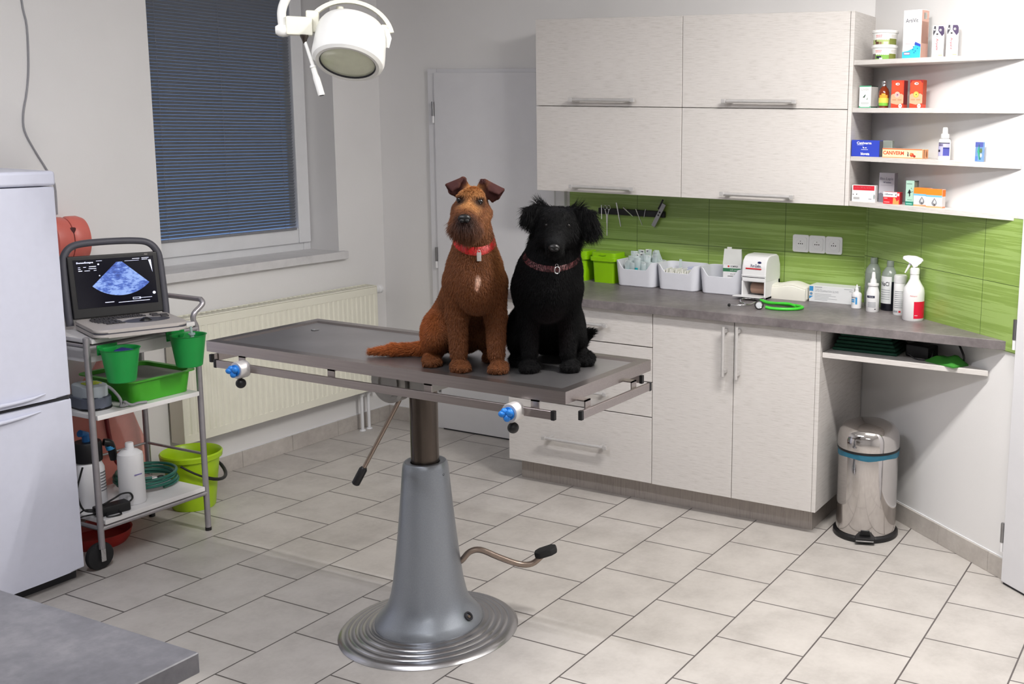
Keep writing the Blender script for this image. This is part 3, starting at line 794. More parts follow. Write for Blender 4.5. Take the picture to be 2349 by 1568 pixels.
k = M(m_key)
for (x, y) in ((.112, .088), (.112, .056), (.140, .052), (.135, .02)): k.box(x - .014, x + .014, y - .009, y + .009, .037, .045, .002)
k.obj('dial_button', bs)
# screen half, leaning back
Ts = TR(0, dp - .012, .034) @ RX(math.radians(-9))
sw_ = .178
sc_ = M(m_black).box(-sw_ + .008, sw_ - .008, -.012, .020, .004, .262, .006, T=Ts).obj('screen', us_)
pts = [(-sw_ - .004, .006, -.02), (-sw_ - .006, .006, .05), (-sw_ - .004, .006, .22), (-sw_ + .006, .006, .27), (-sw_ + .035, .006, .302), (-sw_ + .085, .006, .313), (0, .006, .316), (sw_ - .085, .006, .313), (sw_ - .035, .006, .302), (sw_ - .006, .006, .27), (sw_ + .004, .006, .22), (sw_ + .006, .006, .05), (sw_ + .004, .006, -.02)]
M(m_dgrey).tube(pts, .0145, 14, smooth=4, T=Ts).obj('carry_handle', us_)
di = M(m_screen).box(-.150, .152, -.0135, -.010, .045, .245, T=Ts)
g = lambda: di
cx_, cz_ = .018, .238
fan = [(cx_ - .010, cz_ - .010), (cx_ + .012, cz_ - .010)] + [(cx_ + .150 * math.sin(math.radians(a)) * 1.0, cz_ - .150 * math.cos(math.radians(a))) for a in [46 - 92 * k / 20 for k in range(21)]]
di.poly([(x, z) for x, z in fan], -.0139, m_echo, T=Ts)
di.text('SonoScape', -.108, .232, -.0139, .009, m_glow, w=.062, T=Ts, bold=.03)
for (x0_, z0_, wd_, hd_) in ((-.134, .213, .008, .002), (-.115, .213, .010, .002), (-.094, .214, .026, .0025), (-.134, .206, .009, .002), (-.096, .206, .028, .002), (-.134, .198, .014, .003), (-.112, .198, .020, .002), (-.078, .198, .010, .002), (-.066, .236, .022, .0015), (.07, .236, .028, .002), (.106, .237, .028, .002), (.04, .229, .055, .0012), (.106, .231, .022, .002), (-.05, .062, .034, .0025), (.0, .058, .12, .002), (.08, .070, .05, .0015), (.056, .0665, .030, .0015), (.056, .0735, .030, .0015)):
    di.quad(x0_, z0_, x0_ + wd_, z0_ + hd_, -.0139, m_glow, T=Ts)
di.quad(.0555, .0665, .057, .075, -.0139, m_glow, T=Ts); di.quad(.0845, .0665, .086, .075, -.0139, m_glow, T=Ts)
di.disc(-.059, .223, .0035, -.0139, m_glow, T=Ts); di.disc(-.059, .176, .0025, -.0139, m_glow, T=Ts); di.disc(.140, .088, .006, -.0139, m_glow, T=Ts)
di.poly([(.131, .229), (.141, .229), (.143, .175)], -.0139, m_glow, T=Ts)
di.obj('display', sc_)
M(m_lgrey).text('A6v', .125, .253, -.0124, .006, m_lgrey, T=Ts).obj('marking', sc_)

# two hanging green pots
m_pot = mat('green_plastic', (22, 142, 62), 0.4, var=0.04)
m_syr = mat('clear_plastic', (200, 228, 224), 0.2, var=0.03, trans=0.4)
def pot(y, zt, lab):
    p = M(m_pot); r1, r0, h = .066, .045, .125
    prof = [(0, 0), (r0, 0), (r0 + .003, .004), (r1 - .002, h - .004), (r1 + .002, h), (r1 - .002, h), (r1 - .006, h - .006), (r0 - .002, .006), (0, .005)]
    p.lathe(prof, 40)
    p.box(-r1 - .004, -r1 + .012, -.04, .04, h - .022, h - .001, .004)
    p.box(-r1 - .008, -r1 - .003, -.04, .04, h - .03, h + .008, .002)
    return tag(p.obj('hanging_pot', loc=(-3.688, y, zt - h)), lab, 'pot', 'green pots hung on the trolley')
pot(2.582, .855, 'green hanging pot near the fridge holding a blue and red piece')
pot(2.868, .857, 'green hanging pot under the bent trolley handle holding a syringe')
m_bl = mat('navy_plastic', (38, 40, 110), 0.4, var=0.05); m_rd = mat('red_plastic', (200, 40, 40), 0.4, var=0.05)
b = M(m_bl).box(-.030, .030, -.032, .034, .0, .075, .012, 3, T=RZ(.5) @ RY(.15)).use(m_rd).box(-.034, -.004, -.042, -.028, .01, .066, .006, 2, T=RZ(.3))
tag(b.obj('nail_clipper_case', loc=(-3.688, 2.588, .775)), 'blue and red plastic piece inside the green pot near the fridge', 'case')
b = M(m_syr).tube([(0, 0, 0), (.004, -.01, .12)], .008, 12); b.tube([(.004, -.01, .118), (.0041, -.0103, .124)], .013, 12); b.use(m_syr).tube([(.004, -.01, .12), (.006, -.0145, .150)], .0045, 10)
tag(b.obj('syringe', loc=(-3.682, 2.888, .738)), 'clear syringe standing in the pot under the bent handle', 'syringe')
b = M(mat('white_gauze', (232, 232, 226), 0.8, var=.03)).ball((0, 0, 0), (.024, .024, .020), 16); tag(b.obj('gauze_ball', loc=(-3.692, 2.842, .805)), 'white gauze ball inside the pot under the bent handle', 'gauze')
b = M(mat('teal_plastic', (16, 120, 110), .4, var=.03)).tube([(0, 0, 0), (.008, .014, .095)], .009, 12); tag(b.obj('teal_stick', loc=(-3.690, 2.893, .742)), 'teal stick leaning in the pot under the bent handle', 'stick')

# lime tray on the middle shelf
m_lime2 = mat('grass_green_plastic', (70, 168, 40), 0.4, var=0.04)
m_liner = mat('grey_liner', (126, 128, 120), 0.7, var=0.06)
tg = thing('storage_tray', 'grass-green plastic tray with a grey liner on the middle trolley shelf', 'tray', (-3.938, 2.825, .600), math.radians(90))
def tub(m, hx, hy, h, r, t, flare, rim, m2=None):
    b = M(m); n = 6
    def loop(s_, z, dr=0): return [(x * 1.0, y * 1.0, z) for x, y in rrect(hx * s_ + dr, -hy * s_ - dr, hy * s_ + dr, r, n)]
    ls = [loop(1 - flare, 0), loop(1, h), loop(1, h, rim), loop(1, h + .004, rim), loop(1, h + .004, -t), loop(1 - flare, t, -t)]
    vs = []; fs = []; m_ = len(ls[0])
    for l_ in ls: vs += l_
    for a in range(len(ls) - 1):
        for k in range(m_): fs.append((a * m_ + k, a * m_ + (k + 1) % m_, (a + 1) * m_ + (k + 1) % m_, (a + 1) * m_ + k))
    fs.append(tuple(range(m_))[::-1]); fs.append(tuple((len(ls) - 1) * m_ + k for k in range(m_)))
    b.raw(vs, fs); return b
tub(m_lime2, .136, .150, .086, .035, .004, .07, .014).obj('body', tg)
M(m_liner).prism(rrect(.128, -.142, .142, .03), .064, .076, .003).obj('liner', tg)

# grey clipper base at the left of the middle shelf
m_slate = mat('slate_grey_plastic', (92, 98, 112), 0.4, var=0.04); m_pale = mat('pale_grey_plastic', (176, 184, 190), 0.4, var=0.04)
gd = thing('clipper_station', 'two-tone grey device with a coiled cord on the middle trolley shelf', 'device', (-3.905, 2.600, .600), math.radians(82))
M(m_black).prism(rrect(.056, -.086, .086, .05), 0, .006).obj('foot_mat', gd)
M(m_slate).prism(rrect(.055, -.085, .085, .05), .006, .045, .004).obj('base', gd)
M(m_pale).prism(rrect(.046, -.074, .074, .04), .045, .088, .012, 3).obj('top_cover', gd)
M(mat('yellow_green_label', (178, 190, 40), .5, var=.03)).box(-.02, .035, -.025, .025, .088, .092, .002).obj('label', gd)
M(m_cable).tube([(.02, -.03, .088), (.045, -.055, .075), (.062, -.085, .04), (.066, -.095, .014), (.058, -.105, .007), (.075, -.112, .008), (.082, -.10, .014), (.072, -.105, .02), (.09, -.118, .007), (.12, -.112, .007), (.15, -.118, .006)], .0055, 8, smooth=5).obj('cord', gd)

# bottom shelf: white bottle, spray bottle, power adapter, green coil on a tray
bt = thing('white_bottle', 'tall white bottle standing on the bottom trolley shelf', 'bottle', (-3.852, 2.706, .195))
M(m_white).lathe([(0, 0), (.045, 0), (.047, .004), (.046, .185), (.044, .20), (.030, .212), (.0165, .216), (.0165, .222), (0, .222)], 32).use(mat('violet_print', (120, 110, 170), .6, var=0)).raw([(.0468, -.02, .118), (.0468, .012, .118), (.0468, .012, .1225), (.0468, -.02, .1225)], [(0, 1, 2, 3)]).obj('body', bt)
M(m_white).lathe([(.015, .215), (.015, .240), (.013, .243), (0, .243)], 20).obj('cap', bt)
sp = thing('trigger_bottle', 'white bottle with a black head and blue trigger on the bottom trolley shelf', 'bottle', (-3.962, 2.612, .195))
m_print = mat('grey_print', (96, 98, 104), .6, var=0)
b = M(m_white).lathe([(0, 0), (.052, 0), (.054, .004), (.052, .15), (.042, .175), (.03, .185), (0, .185)], 32)
for k in range(7): b.band(.0546, .06 + k * .012, .064 + k * .012, PI / 2 + .1, PI / 2 + .75, m_print, 8)
b.obj('body', sp)
M(m_black).lathe([(.047, .178), (.049, .182), (.049, .250), (.045, .256), (0, .256)], 28).obj('head', sp)
M(m_black).tube([(.03, .045, .245), (.036, .066, .235), (.032, .078, .19), (.03, .082, .165)], [.014, .015, .015, .013], 14, smooth=3).obj('grip', sp)
M(mat('sky_blue_plastic', (60, 150, 205), .4, var=.03)).tube([(.033, .066, .228), (.034, .0705, .212)], .0165, 14).obj('trigger_ring', sp)
M(mat('deep_blue_plastic', (32, 98, 160), .4, var=.03)).tube([(0, -.005, .25), (0, -.005, .285), (.004, -.03, .295)], .014, 12).obj('nozzle', sp)
ad = thing('power_adapter', 'black power adapter with a looped cord at the edge of the bottom shelf', 'adapter', (-3.815, 2.585, .195), math.radians(78))
M(m_black).box(-.055, .065, -.027, .027, .0, .036, .006, 2).obj('body', ad)
M(m_black).tube([(.062, .0, .02), (.085, .005, .035), (.08, .012, .055), (.05, .012, .06), (.02, .01, .05), (-.05, .0, .03)], .0035, 8, smooth=5).obj('cord', ad)
M(m_black).tube([(-.02, -.025, .012), (-.03, -.045, .004), (.01, -.056, .004), (.02, -.04, .006), (.018, -.022, .015)], .003, 8, smooth=5).obj('cord_loop', ad)
M(m_black).tube([(-.05, 0, .018), (-.09, .01, .035), (-.10, .03, .10), (-.08, .04, .16), (-.07, .04, .19)], .0035, 8, smooth=5).obj('lead', ad)
b = M(m_black).tube([(-.055, -.01, .014), (-.10, -.02, .02), (-.12, .0, .012), (-.09, .015, .03), (-.055, .01, .025)], .003, 8, smooth=5); b.obj('lead', ad)
pt = thing('instrument_tray', 'white tray of slim instruments beside the white bottle', 'tray', (-3.985, 2.865, .195), math.radians(70))
M(m_white_sat).box(-.075, .065, -.055, .06, 0, .010, .003).obj('tray', pt)
for k, y in enumerate((-.030, -.005, .018)):
    i_ = M(m_chrome).tube([(-.07, y, .014), (.03 + .01 * k, y + .006, .014)], .0035, 8).obj('instrument', pt)
    M(m_black).ball((.04 + .01 * k, y + .0065, .016), (.014, .009, .006), 12).obj('knob', i_)
m_gcoil = mat('dark_green_tubing', (38, 102, 88), 0.35, var=0.05)
pts = []
for k in range(64):
    a = 2 * PI * k / 16.0; r_ = .115 + .006 * math.sin(k * .5)
    pts.append((r_ * math.cos(a) * .90, r_ * math.sin(a), .007 + .0125 * (k / 16.0) + .012 * (0.5 - 0.5 * math.cos(a - .3))))
tag(M(m_gcoil).tube(pts, .0062, 8, smooth=2).obj('tubing_coil', loc=(-3.982, 2.862, .197)), 'coil of dark green tubing on the bottom trolley shelf', 'tubing')

# lime bucket
m_lime = mat('lime_plastic', (166, 204, 26), 0.35, var=0.03)
bk_ = thing('bucket', 'lime green bucket on the floor behind the trolley', 'bucket', (-4.07, 3.145, 0))
M(m_lime).lathe([(0, 0), (.084, 0), (.088, .006), (.113, .222), (.124, .226), (.127, .246), (.122, .252), (.116, .246), (.109, .22), (.084, .010), (0, .008)], 48).obj('body', bk_)
bh = []
for k in range(17):
    a = math.radians(-90 + 180 * k / 16); bh.append((.131 * math.sin(a) * -.55 + .150 * math.cos(a) * .72, .131 * math.sin(a) * .84 + .150 * math.cos(a) * .50, .222 - .095 * math.cos(a)))
M(m_black).tube(bh, [.0045] * 4 + [.0075] * 9 + [.0045] * 4, 10).obj('handle', bk_)

# coral reel on the wall and coral bag behind the trolley
m_coral = mat('coral_translucent_plastic', (234, 124, 112), 0.35, var=0.05, trans=0.25)
m_bag = mat('red_translucent_bag', (250, 150, 134), 0.3, var=0.14, vscale=9, alpha=0.55)
rl = thing('cable_reel', 'coral red reel fixed to the wall behind the ultrasound machine', 'reel', (XW + .068, 2.712, 1.200))
T = RX(-PI / 2) @ Matrix.Diagonal((.60, .86, 1, 1))
M(m_coral).lathe([(0, .0), (.080, .0), (.106, .010), (.112, .030), (.110, .060), (.104, .070), (0, .070)], 44, T=T).obj('flange', rl)
M(m_coral).lathe([(0, .074), (.104, .074), (.112, .084), (.112, .120), (.102, .142), (.070, .150), (0, .150)], 44, T=T).obj('flange', rl)
M(mat('dark_maroon_band', (70, 20, 22), .5, var=.05)).box(.034, .058, .058, .086, -.04, .055, .006).obj('clip', rl)
M(m_black).cyl((-.068, .075, 0), (-.03, .075, 0), .02).obj('wall_mount', rl)
# wavy closed sack: rings of varying radius
bg = M(m_bag); n = 40; rings = [(.010, .105, .085), (.055, .120, .10), (.13, .128, .108), (.22, .150, .112), (.30, .165, .11), (.38, .158, .105), (.46, .135, .095), (.53, .112, .08), (.60, .100, .07), (.66, .05, .035), (.70, .03, .02)]
vs = []; fs = []
for i, (z, ry, rx) in enumerate(rings):
    for k in range(n):
        a = 2 * PI * k / n; w_ = 1 + .05 * math.sin(5 * a + i * .7) + .035 * math.sin(9 * a - i)
        vs.append((rx * .78 * w_ * math.cos(a), ry * w_ * math.sin(a) + .02 * math.sin(i * .8), z))
for i in range(len(rings) - 1):
    for k in range(n): fs.append((i * n + k, i * n + (k + 1) % n, (i + 1) * n + (k + 1) % n, (i + 1) * n + k))
fs.append(tuple(range(n))[::-1]); fs.append(tuple((len(rings) - 1) * n + k for k in range(n)))
bg.raw(vs, fs)
bo = thing('plastic_sack', 'red translucent plastic sack on the floor behind the trolley', 'sack', (-4.231, 2.875, 0))
bg.obj('sack', bo)
M(mat('maroon_hose', (120, 24, 26), .45, var=.05)).tube([(.052, -.06, .60), (.080, -.055, .50), (.088, -.05, .40), (.090, -.035, .30), (.088, .0, .22), (.086, .02, .15)], .0085, 10, smooth=4).obj('tie_strap', bo)
# added red dish standing in for the sagging bottom of the sack
lr = M(mat('sack_bottom_red', (158, 40, 36), .45, var=.05)).lathe([(0, .0), (.105, .0), (.118, .018), (.125, .045), (.127, .052), (.121, .050), (.11, .015), (0, .012)], 40)
tag(lr.obj('sack_bottom', loc=(-4.05, 2.68, 0)), 'flat red dish standing in for the sagging sack bottom under the trolley', 'bowl')
# ------------------------------------------------------------------ things on the worktop
m_lime3 = mat('bright_lime_plastic', (146, 204, 14), 0.22, var=0.03)
def lid_box(x, y, lab):
    t = thing('lidded_box', lab, 'box', (x, y, WT), 0, 'lime boxes on the worktop')
    b = tub(m_lime3, .064, .050, .115, .014, .003, .08, .002); b.obj('body', t)
    l = M(m_lime3).prism(rrect(.075, -.058, .058, .016), .108, .128, .003).prism(rrect(.071, -.054, .054, .02), .127, .150, .012, 3)
    l.use(mat('lime_shade_line', (110, 160, 12), .4, var=0)).tube([(-.02, -.0565, .138), (0, -.0575, .1355), (.02, -.0565, .138)], .0012, 6); l.obj('lid', t)
lid_box(-2.978, 4.578, 'lime lidded box partly behind the black dog'); lid_box(-2.808, 4.572, 'lime lidded box beside the bin of syringes')

m_bin = mat('white_bin_plastic', (226, 228, 236), 0.35, var=0.015)
def open_bin(x, lab):
    t = thing('open_bin', lab, 'bin', (x, 4.562, WT), 0, 'white open bins on the worktop')
    hx, hy, n = .112, .072, 7
    lo = rrect(hx * .90, -hy * .92, hy * .94, .028, n); hi = rrect(hx, -hy, hy, .030, n); m_ = len(lo)
    def top(x_, y_):
        if y_ < -hy + .028:                                  # the front dips between two shoulders
            u = abs(x_) / hx; s_ = min(1, max(0, (u - .55) / .33)); s_ = s_ * s_ * (3 - 2 * s_)
            return .082 + .040 * s_
        return .122
    # denser front edge
    def dense(p):
        q = []
        for i in range(len(p)):
            a, c = p[i], p[(i + 1) % len(p)]; L_ = math.hypot(a[0] - c[0], a[1] - c[1]); k_ = max(1, int(L_ / .009))
            for j in range(k_): q.append((a[0] + (c[0] - a[0]) * j / k_, a[1] + (c[1] - a[1]) * j / k_, i, j / k_))
        return q
    Hi = dense(hi); vs = []; fs = []
    def low(i, f_, s_=1.0):
        a, c = lo[i], lo[(i + 1) % m_]; return ((a[0] + (c[0] - a[0]) * f_) * s_, (a[1] + (c[1] - a[1]) * f_) * s_)
    N_ = len(Hi)
    for (px_, py_, i, f_) in Hi:
        z = top(px_, py_); l0 = low(i, f_)
        def at(zz, ins=0):
            q = zz / .122; X_ = l0[0] + (px_ - l0[0]) * q; Y_ = l0[1] + (py_ - l0[1]) * q
            r_ = math.hypot(X_, Y_); return (X_ * (1 - ins / r_), Y_ * (1 - ins / r_), zz)
        vs += [at(0, .004), at(.004), at(z), (lambda p: (p[0], p[1], z + .0015))(at(z, .0015)), at(z, .004), at(.006, .004)]
    for k in range(N_):
        j = (k + 1) % N_
        for a in range(5): fs.append((6 * k + a, 6 * j + a, 6 * j + a + 1, 6 * k + a + 1))
    fs.append(tuple(6 * k for k in range(N_))[::-1]); fs.append(tuple(6 * k + 5 for k in range(N_)))
    b = M(m_bin); b.raw(vs, fs); b.obj('body', t, smooth=22)
    h = M(m_gap).box(hx * .985 - .004, hx * .985 + .0008, -.02, .02, .084, .102, .003); return t
BX = (-2.612, -2.382, -2.152)
for x, lab in zip(BX, ('white open bin full of wrapped syringes', 'white open bin of white wrapped packets, in the middle of three', 'white open bin with a paper packet standing in it')): open_bin(x, lab)
# wrapped syringes: clear pouches with teal plungers
m_film = mat('clear_film', (222, 236, 238), 0.15, var=0.06, alpha=0.55, vscale=30); m_teal = mat('teal_plunger', (40, 160, 170), .35, var=.04); m_paper = mat('wrap_paper', (232, 234, 232), .6, var=.03)
rs = random.Random(5)
def pouch(x, y, z, lean, tw, w_, h_, teal=True):
    T = RZ(tw) @ RX(lean)
    b = M(m_film); nx, nz = 6, 8; vs = []; fs = []
    ph = rs.random() * 6
    for s_ in (-1, 1):
        for i in range(nz + 1):
            for j in range(nx + 1):
                u, v = j / nx, i / nz
                puff = .0075 * math.sin(PI * u) ** .6 * math.sin(PI * v) ** .5 + .0005
                vs.append(((u - .5) * w_, s_ * puff + .003 * math.sin(5 * v + ph + 3 * u), v * h_))
    K = (nx + 1) * (nz + 1)
    for s_ in range(2):
        for i in range(nz):
            for j in range(nx):
                a = s_ * K + i * (nx + 1) + j; fs.append((a, a + 1, a + nx + 2, a + nx + 1))
    b.raw(vs, fs, T)
    b.use(m_film).tube([(0, 0, .02), (0, 0, h_ * .7)], .0055, 10, T=T)
    if teal: b.use(m_teal).tube([(0, -.008, h_ * .25), (.0, -.008, h_ * .62)], .008, 10, T=T)
    b.use(m_paper).raw([(-w_ * .42, -.0005, h_ * .90), (w_ * .42, -.0005, h_ * .90), (w_ * .42, -.0005, h_), (-w_ * .42, -.0005, h_)], [(0, 1, 2, 3)], T)
    b.use(m_print).raw([(-w_ * .3, -.0012, h_ * .925), (w_ * .3, -.0012, h_ * .925), (w_ * .3, -.0012, h_ * .965), (-w_ * .3, -.0012, h_ * .965)], [(0, 1, 2, 3)], T)
    return b.obj('wrapped_syringe', loc=(x, y, z))
SY = [(-.068, -.045, .10, .12), (-.045, -.048, .09, -.08), (-.012, -.046, .12, .1), (.022, -.048, .10, -.12), (.055, -.045, .10, .15), (-.064, -.018, .125, -.2), (-.035, -.020, .14, .1), (.0, -.016, .145, -.1), (.035, -.02, .135, .2), (.07, -.012, .14, -.15), (-.06, .014, .15, .2), (-.02, .016, .16, -.1), (.02, .018, .165, .1), (.058, .02, .155, -.2)]
for i, (dx, dy, hh, tw) in enumerate(SY):
    o = pouch(BX[0] + dx * .93, 4.570 + dy * .8, WT + .0085, -.10 + .02 * (i % 3), tw, .036, hh * .85 + .026, i < 9)
    tag(o, 'clear wrapped syringe standing among others in the first white bin', 'syringe', 'wrapped syringes in the bin')
b = M(m_film); n = 14; vs = []; fs = []        # crumpled clear bag behind the syringes
for i in range(9):
    for k in range(n):
        a = 2 * PI * k / n; r_ = (.030 + .018 * math.sin(i * .55)) * (1 + .22 * math.sin(3 * a + i) + .12 * math.sin(7 * a + 2 * i)); vs.append((r_ * math.cos(a), r_ * .30 * math.sin(a), .165 * i / 8))
for i in range(8):
    for k in range(n): fs.append((i * n + k, i * n + (k + 1) % n, (i + 1) * n + (k + 1) % n, (i + 1) * n + k))
fs.append(tuple(range(n))[::-1]); fs.append(tuple(8 * n + k for k in range(n)))
b.raw(vs, fs); tag(b.obj('crumpled_bag', loc=(BX[0] + .062, 4.597, WT + .0085)), 'crumpled clear bag sticking out behind the wrapped syringes', 'bag')
# white packets in the middle bin
m_pack = mat('white_packet', (236, 236, 230), .5, var=.04, vscale=40)
for i in range(15):
    x = BX[1] - .075 + .0105 * i; hh = .078 + .010 * math.sin(i * 2.3) + .008
    o = M(m_pack).box(-.0036, .0036, -.030, .030, 0, hh, .0022, 2, T=RZ(.1 * math.sin(i)) @ RY(.12)).obj('wrapped_packet', loc=(x - .006, 4.532, WT + .0085))
    tag(o, 'thin white packet filed upright in the middle bin', 'packet', 'packets in the middle bin')
m_lav = mat('lavender_film', (196, 200, 226), .35, var=.08, vscale=30)
for i in range(6):
    o = M(m_lav).box(-.028, .028, -.003, .003, 0, .092 + .006 * (i % 2), .0025, 2, T=RZ(-.25 + .1 * i) @ RX(-.06)).obj('wrapped_swab', loc=(BX[1] + .042 + .004 * (i % 3), 4.545 + .013 * i, WT + .0085))
    tag(o, 'lavender wrapped pouch at the right end of the middle bin', 'packet', 'lavender pouches in the middle bin')
tag(M(m_film).box(-.007, .007, -.0015, .0015, 0, .130, .001).obj('wrapped_swab', loc=(BX[1] - .03, 4.592, WT + .0085)), 'single clear strip standing tall in the middle bin', 'strip')
# paper packet in the third bin
m_gband = mat('green_print', (58, 122, 84), .5, var=.02); m_greyfilm = mat('grey_white_film', (206, 208, 206), .3, var=.05); m_redp = mat('red_print', (206, 36, 44), .5, var=0); m_dark = mat('dark_print', (52, 52, 60), .5, var=0)
p = M(m_white).box(-.045, .045, -.015, .015, 0, .137, .006, 2)
p.use(m_greyfilm).raw([(-.045, -.0145, .132), (.045, -.0145, .132), (.041, -.004, .205), (-.041, -.004, .205), (-.045, .0145, .132), (.045, .0145, .132), (.041, .004, .205), (-.041, .004, .205)], [(0, 1, 2, 3), (5, 4, 7, 6), (1, 5, 6, 2), (4, 0, 3, 7), (3, 2, 6, 7)])
p.box(-.028, -.006, -.003, .002, .20, .214, .001)
p.quad(-.043, .100, .043, .116, -.0153, m_gband); p.text('soft swabs', .014, .108, -.0156, .006, m_white, w=.045)
p.text('KOMPREX', .012, .125, -.0156, .009, m_dark, w=.036, bold=.02); p.disc(-.016, .125, .005, -.0156, m_redp, rz=.004); p.text('8 x 10 cm', .012, .089, -.0156, .007, m_dark, w=.036); p.quad(-.020, .078, .006, .0805, -.0156, m_dark)
tag(p.obj('swab_packet', loc=(BX[2] + .045, 4.535, WT + .0085), rotz=.18), 'white packet with a green band standing in the third bin', 'packet')

# pad dispenser
m_disp = mat('dispenser_plastic', (234, 234, 236), .32, var=.015)
dsp = thing('pad_dispenser', 'white pad dispenser with a red stripe and open flap', 'dispenser', (-1.962, 4.45, WT))
W2 = .060; D = .178
prof = [(.0, .012), (.0, .10), (.002, .15), (.010, .176), (.030, .194), (.06, .200), (.13, .200), (.152, .190), (.166, .150), (.176, .10), (.172, .02), (.16, .0), (.004, 0)]
b = M(m_disp)
# hollow lower front: build as two pieces with a recess
b.prism([(y, z) for y, z in prof if z > .079] + [(.172, .079), (0.0, .079)], -W2, W2, .006, 3, T=Matrix(((0, 0, 1, 0), (1, 0, 0, 0), (0, 1, 0, 0), (0, 0, 0, 1))))
b.box(-W2, -W2 + .008, 0, .172, 0, .082, .002); b.box(W2 - .008, W2, 0, .172, 0, .082, .002); b.box(-W2, W2, .15, .172, 0, .082, .002); b.box(-W2, W2, 0, .172, 0, .012, .002)
b.use(m_gap).box(-W2 + .004, W2 - .004, -.0006, .002, .0995, .1025)
b.use(m_disp).box(-W2 - .0008, W2 + .0008, -.001, .008, .106, .1115, .0015)
b.obj('body', dsp)
M(mat('brown_cardboard', (150, 120, 104), .7, var=.08)).tube([(-.03, .06, .045), (.05, .06, .045)], .026, 20).obj('roll_core', dsp)
M(m_disp).box(-W2 - .022, W2 - .004, -.052, .012, .012, .016, .0015, T=RX(-.05)).obj('flap', dsp)
b = M(m_dark); b.text('Pur-Zellin.', .012, .155, -.0035 + .0018, .0125, mat('navy_print', (44, 46, 96), .5, var=0), w=.052, bold=.015)
b.quad(-.040, .138, .038, .1435, -.0012, m_redp); b.disc(.026, .170, .0095, .0045, mat('navy_print2', (40, 42, 92), .5, var=0), rz=.005)
b.obj('print', dsp)

# wipes, glove box
wp = M(mat('cream_wipes', (234, 232, 222), .7, var=.02))
nx, nz = 14, 5; vs = []; fs = []
def wv(u, y, z): return (( u - .5) * .172, y, z)
for u_ in range(nx + 1):
    u = u_ / nx; sag = .006 * math.cos(2 * PI * (u - .5)) - .003 * math.sin(7 * u)
    h_ = .070 + sag
    vs += [wv(u, 0, 0), wv(u, -.003 + .001 * math.sin(9 * u), h_ * .5), wv(u, .001, h_ * .80), wv(u, .005, h_ * .82), wv(u, .004, h_ * .90), wv(u, .016, h_ * .99), wv(u, .055, h_ + .004), wv(u, .092, h_), wv(u, .098, h_ * .5), wv(u, .096, 0)]
for u_ in range(nx):
    for k in range(10): k2 = (k + 1) % 10; fs.append((u_ * 10 + k, u_ * 10 + k2, u_ * 10 + 10 + k2, u_ * 10 + 10 + k))
fs.append(tuple(range(10))); fs.append(tuple(nx * 10 + k for k in range(10))[::-1])
wp.raw(vs, fs)
wp.box(.0795, .090, .012, .088, .004, .062, .004)
tag(wp.obj('wipes_pack', loc=(-1.822, 4.522, WT)), 'soft cream pack of wipes right of the pad dispenser', 'wipes')
m_carton = mat('white_carton', (226, 228, 230), .5, var=.015); m_bluep = mat('blue_print', (60, 146, 206), .5, var=.02); m_greyp = mat('soft_grey_print', (150, 154, 160), .5, var=0)
gb = M(m_carton).box(-.107, .107, 0, .095, 0, .074, .001, 1)
y = -.0004
gb.quad(-.1055, .048, -.087, .070, y, m_bluep); gb.poly([(-.1055, .012), (-.1055, .026), (-.087, .026)], y, m_bluep); gb.disc(-.0965, .036, .007, y, m_greyp); gb.poly([(-.101, .033), (-.092, .033), (-.0965, .041)], y - .0002, m_bluep)
gb.text('LATEX EXAMINATION GLOVES', -.022, .051, y, .0085, m_greyp, w=.112); gb.text('Powder free', -.062, .059, y, .0045, m_greyp); gb.quad(-.080, .066, -.045, .069, y, m_greyp)
for k, (a, c) in enumerate(((-.08, .0), (-.08, .022), (-.08, -.012), (-.08, .028), (-.08, -.018))): gb.quad(a, .036 - k * .0065, c, .0375 - k * .0065, y, m_greyp)
gb.quad(.06, .066, .10, .068, y, m_greyp); gb.quad(.085, .058, .10, .060, y, m_greyp)
tag(gb.obj('glove_box', loc=(-1.617, 4.540, WT)), 'white box of latex gloves with blue corner marks', 'box')

# bottles at the right end
b1 = thing('dropper_bottle', 'smallest white bottle, with a pointed tip, in front of the glove box end', 'bottle', (-1.474, 4.470, WT), -.25)
x = M(m_white).lathe([(0, 0), (.021, 0), (.0225, .002), (.0225, .062), (.020, .068), (.010, .072), (.009, .076), (0, .076)], 24)
x.band(.0228, .018, .058, -.75, .75, m_carton); x.band(.0230, .046, .052, -.6, .6, m_greyp); x.band(.0230, .036, .042, -.6, .2, m_bluep); x.band(.0230, .028, .034, -.6, .2, m_bluep); x.band(.0230, .02, .05, .35, .7, m_bluep); x.obj('body', b1)
M(m_white).lathe([(.0085, .074), (.0085, .086), (.005, .09), (.003, .104), (0, .105)], 16).obj('tip', b1)
b2 = thing('spray_vial', 'white bottle with a tall spray cap and dark blue label', 'bottle', (-1.386, 4.425, WT), .2)
x = M(m_white).lathe([(0, 0), (.026, 0), (.028, .003), (.028, .082), (.024, .096), (.0205, .108), (.0205, .112), (.024, .114), (.024, .122), (.012, .124), (0, .124)], 28)
x.band(.0283, .062, .072, -.95, .4, mat('dark_navy_print', (40, 44, 70), .5, var=0)); x.text('Veterin', -.006, .067, 0, .005, m_white, wrap=.0286); x.disc(0, 0, .0001, 0, m_greyp)
for k in range(4): x.band(.0284, .040 - k * .006, .043 - k * .006, -.7, .6, m_greyp)
x.band(.0284, .012, .016, .4, .62, m_dark); x.obj('body', b2)
M(m_white).lathe([(.014, .122), (.013, .138), (.009, .146), (.0085, .162), (.006, .172), (0, .173)], 18).obj('spray_cap', b2)
m_smoke = mat('smoky_clear_plastic', (150, 160, 152), .25, var=.03, trans=.25); m_liq = mat('dark_liquid', (24, 24, 34), .2, var=.03)
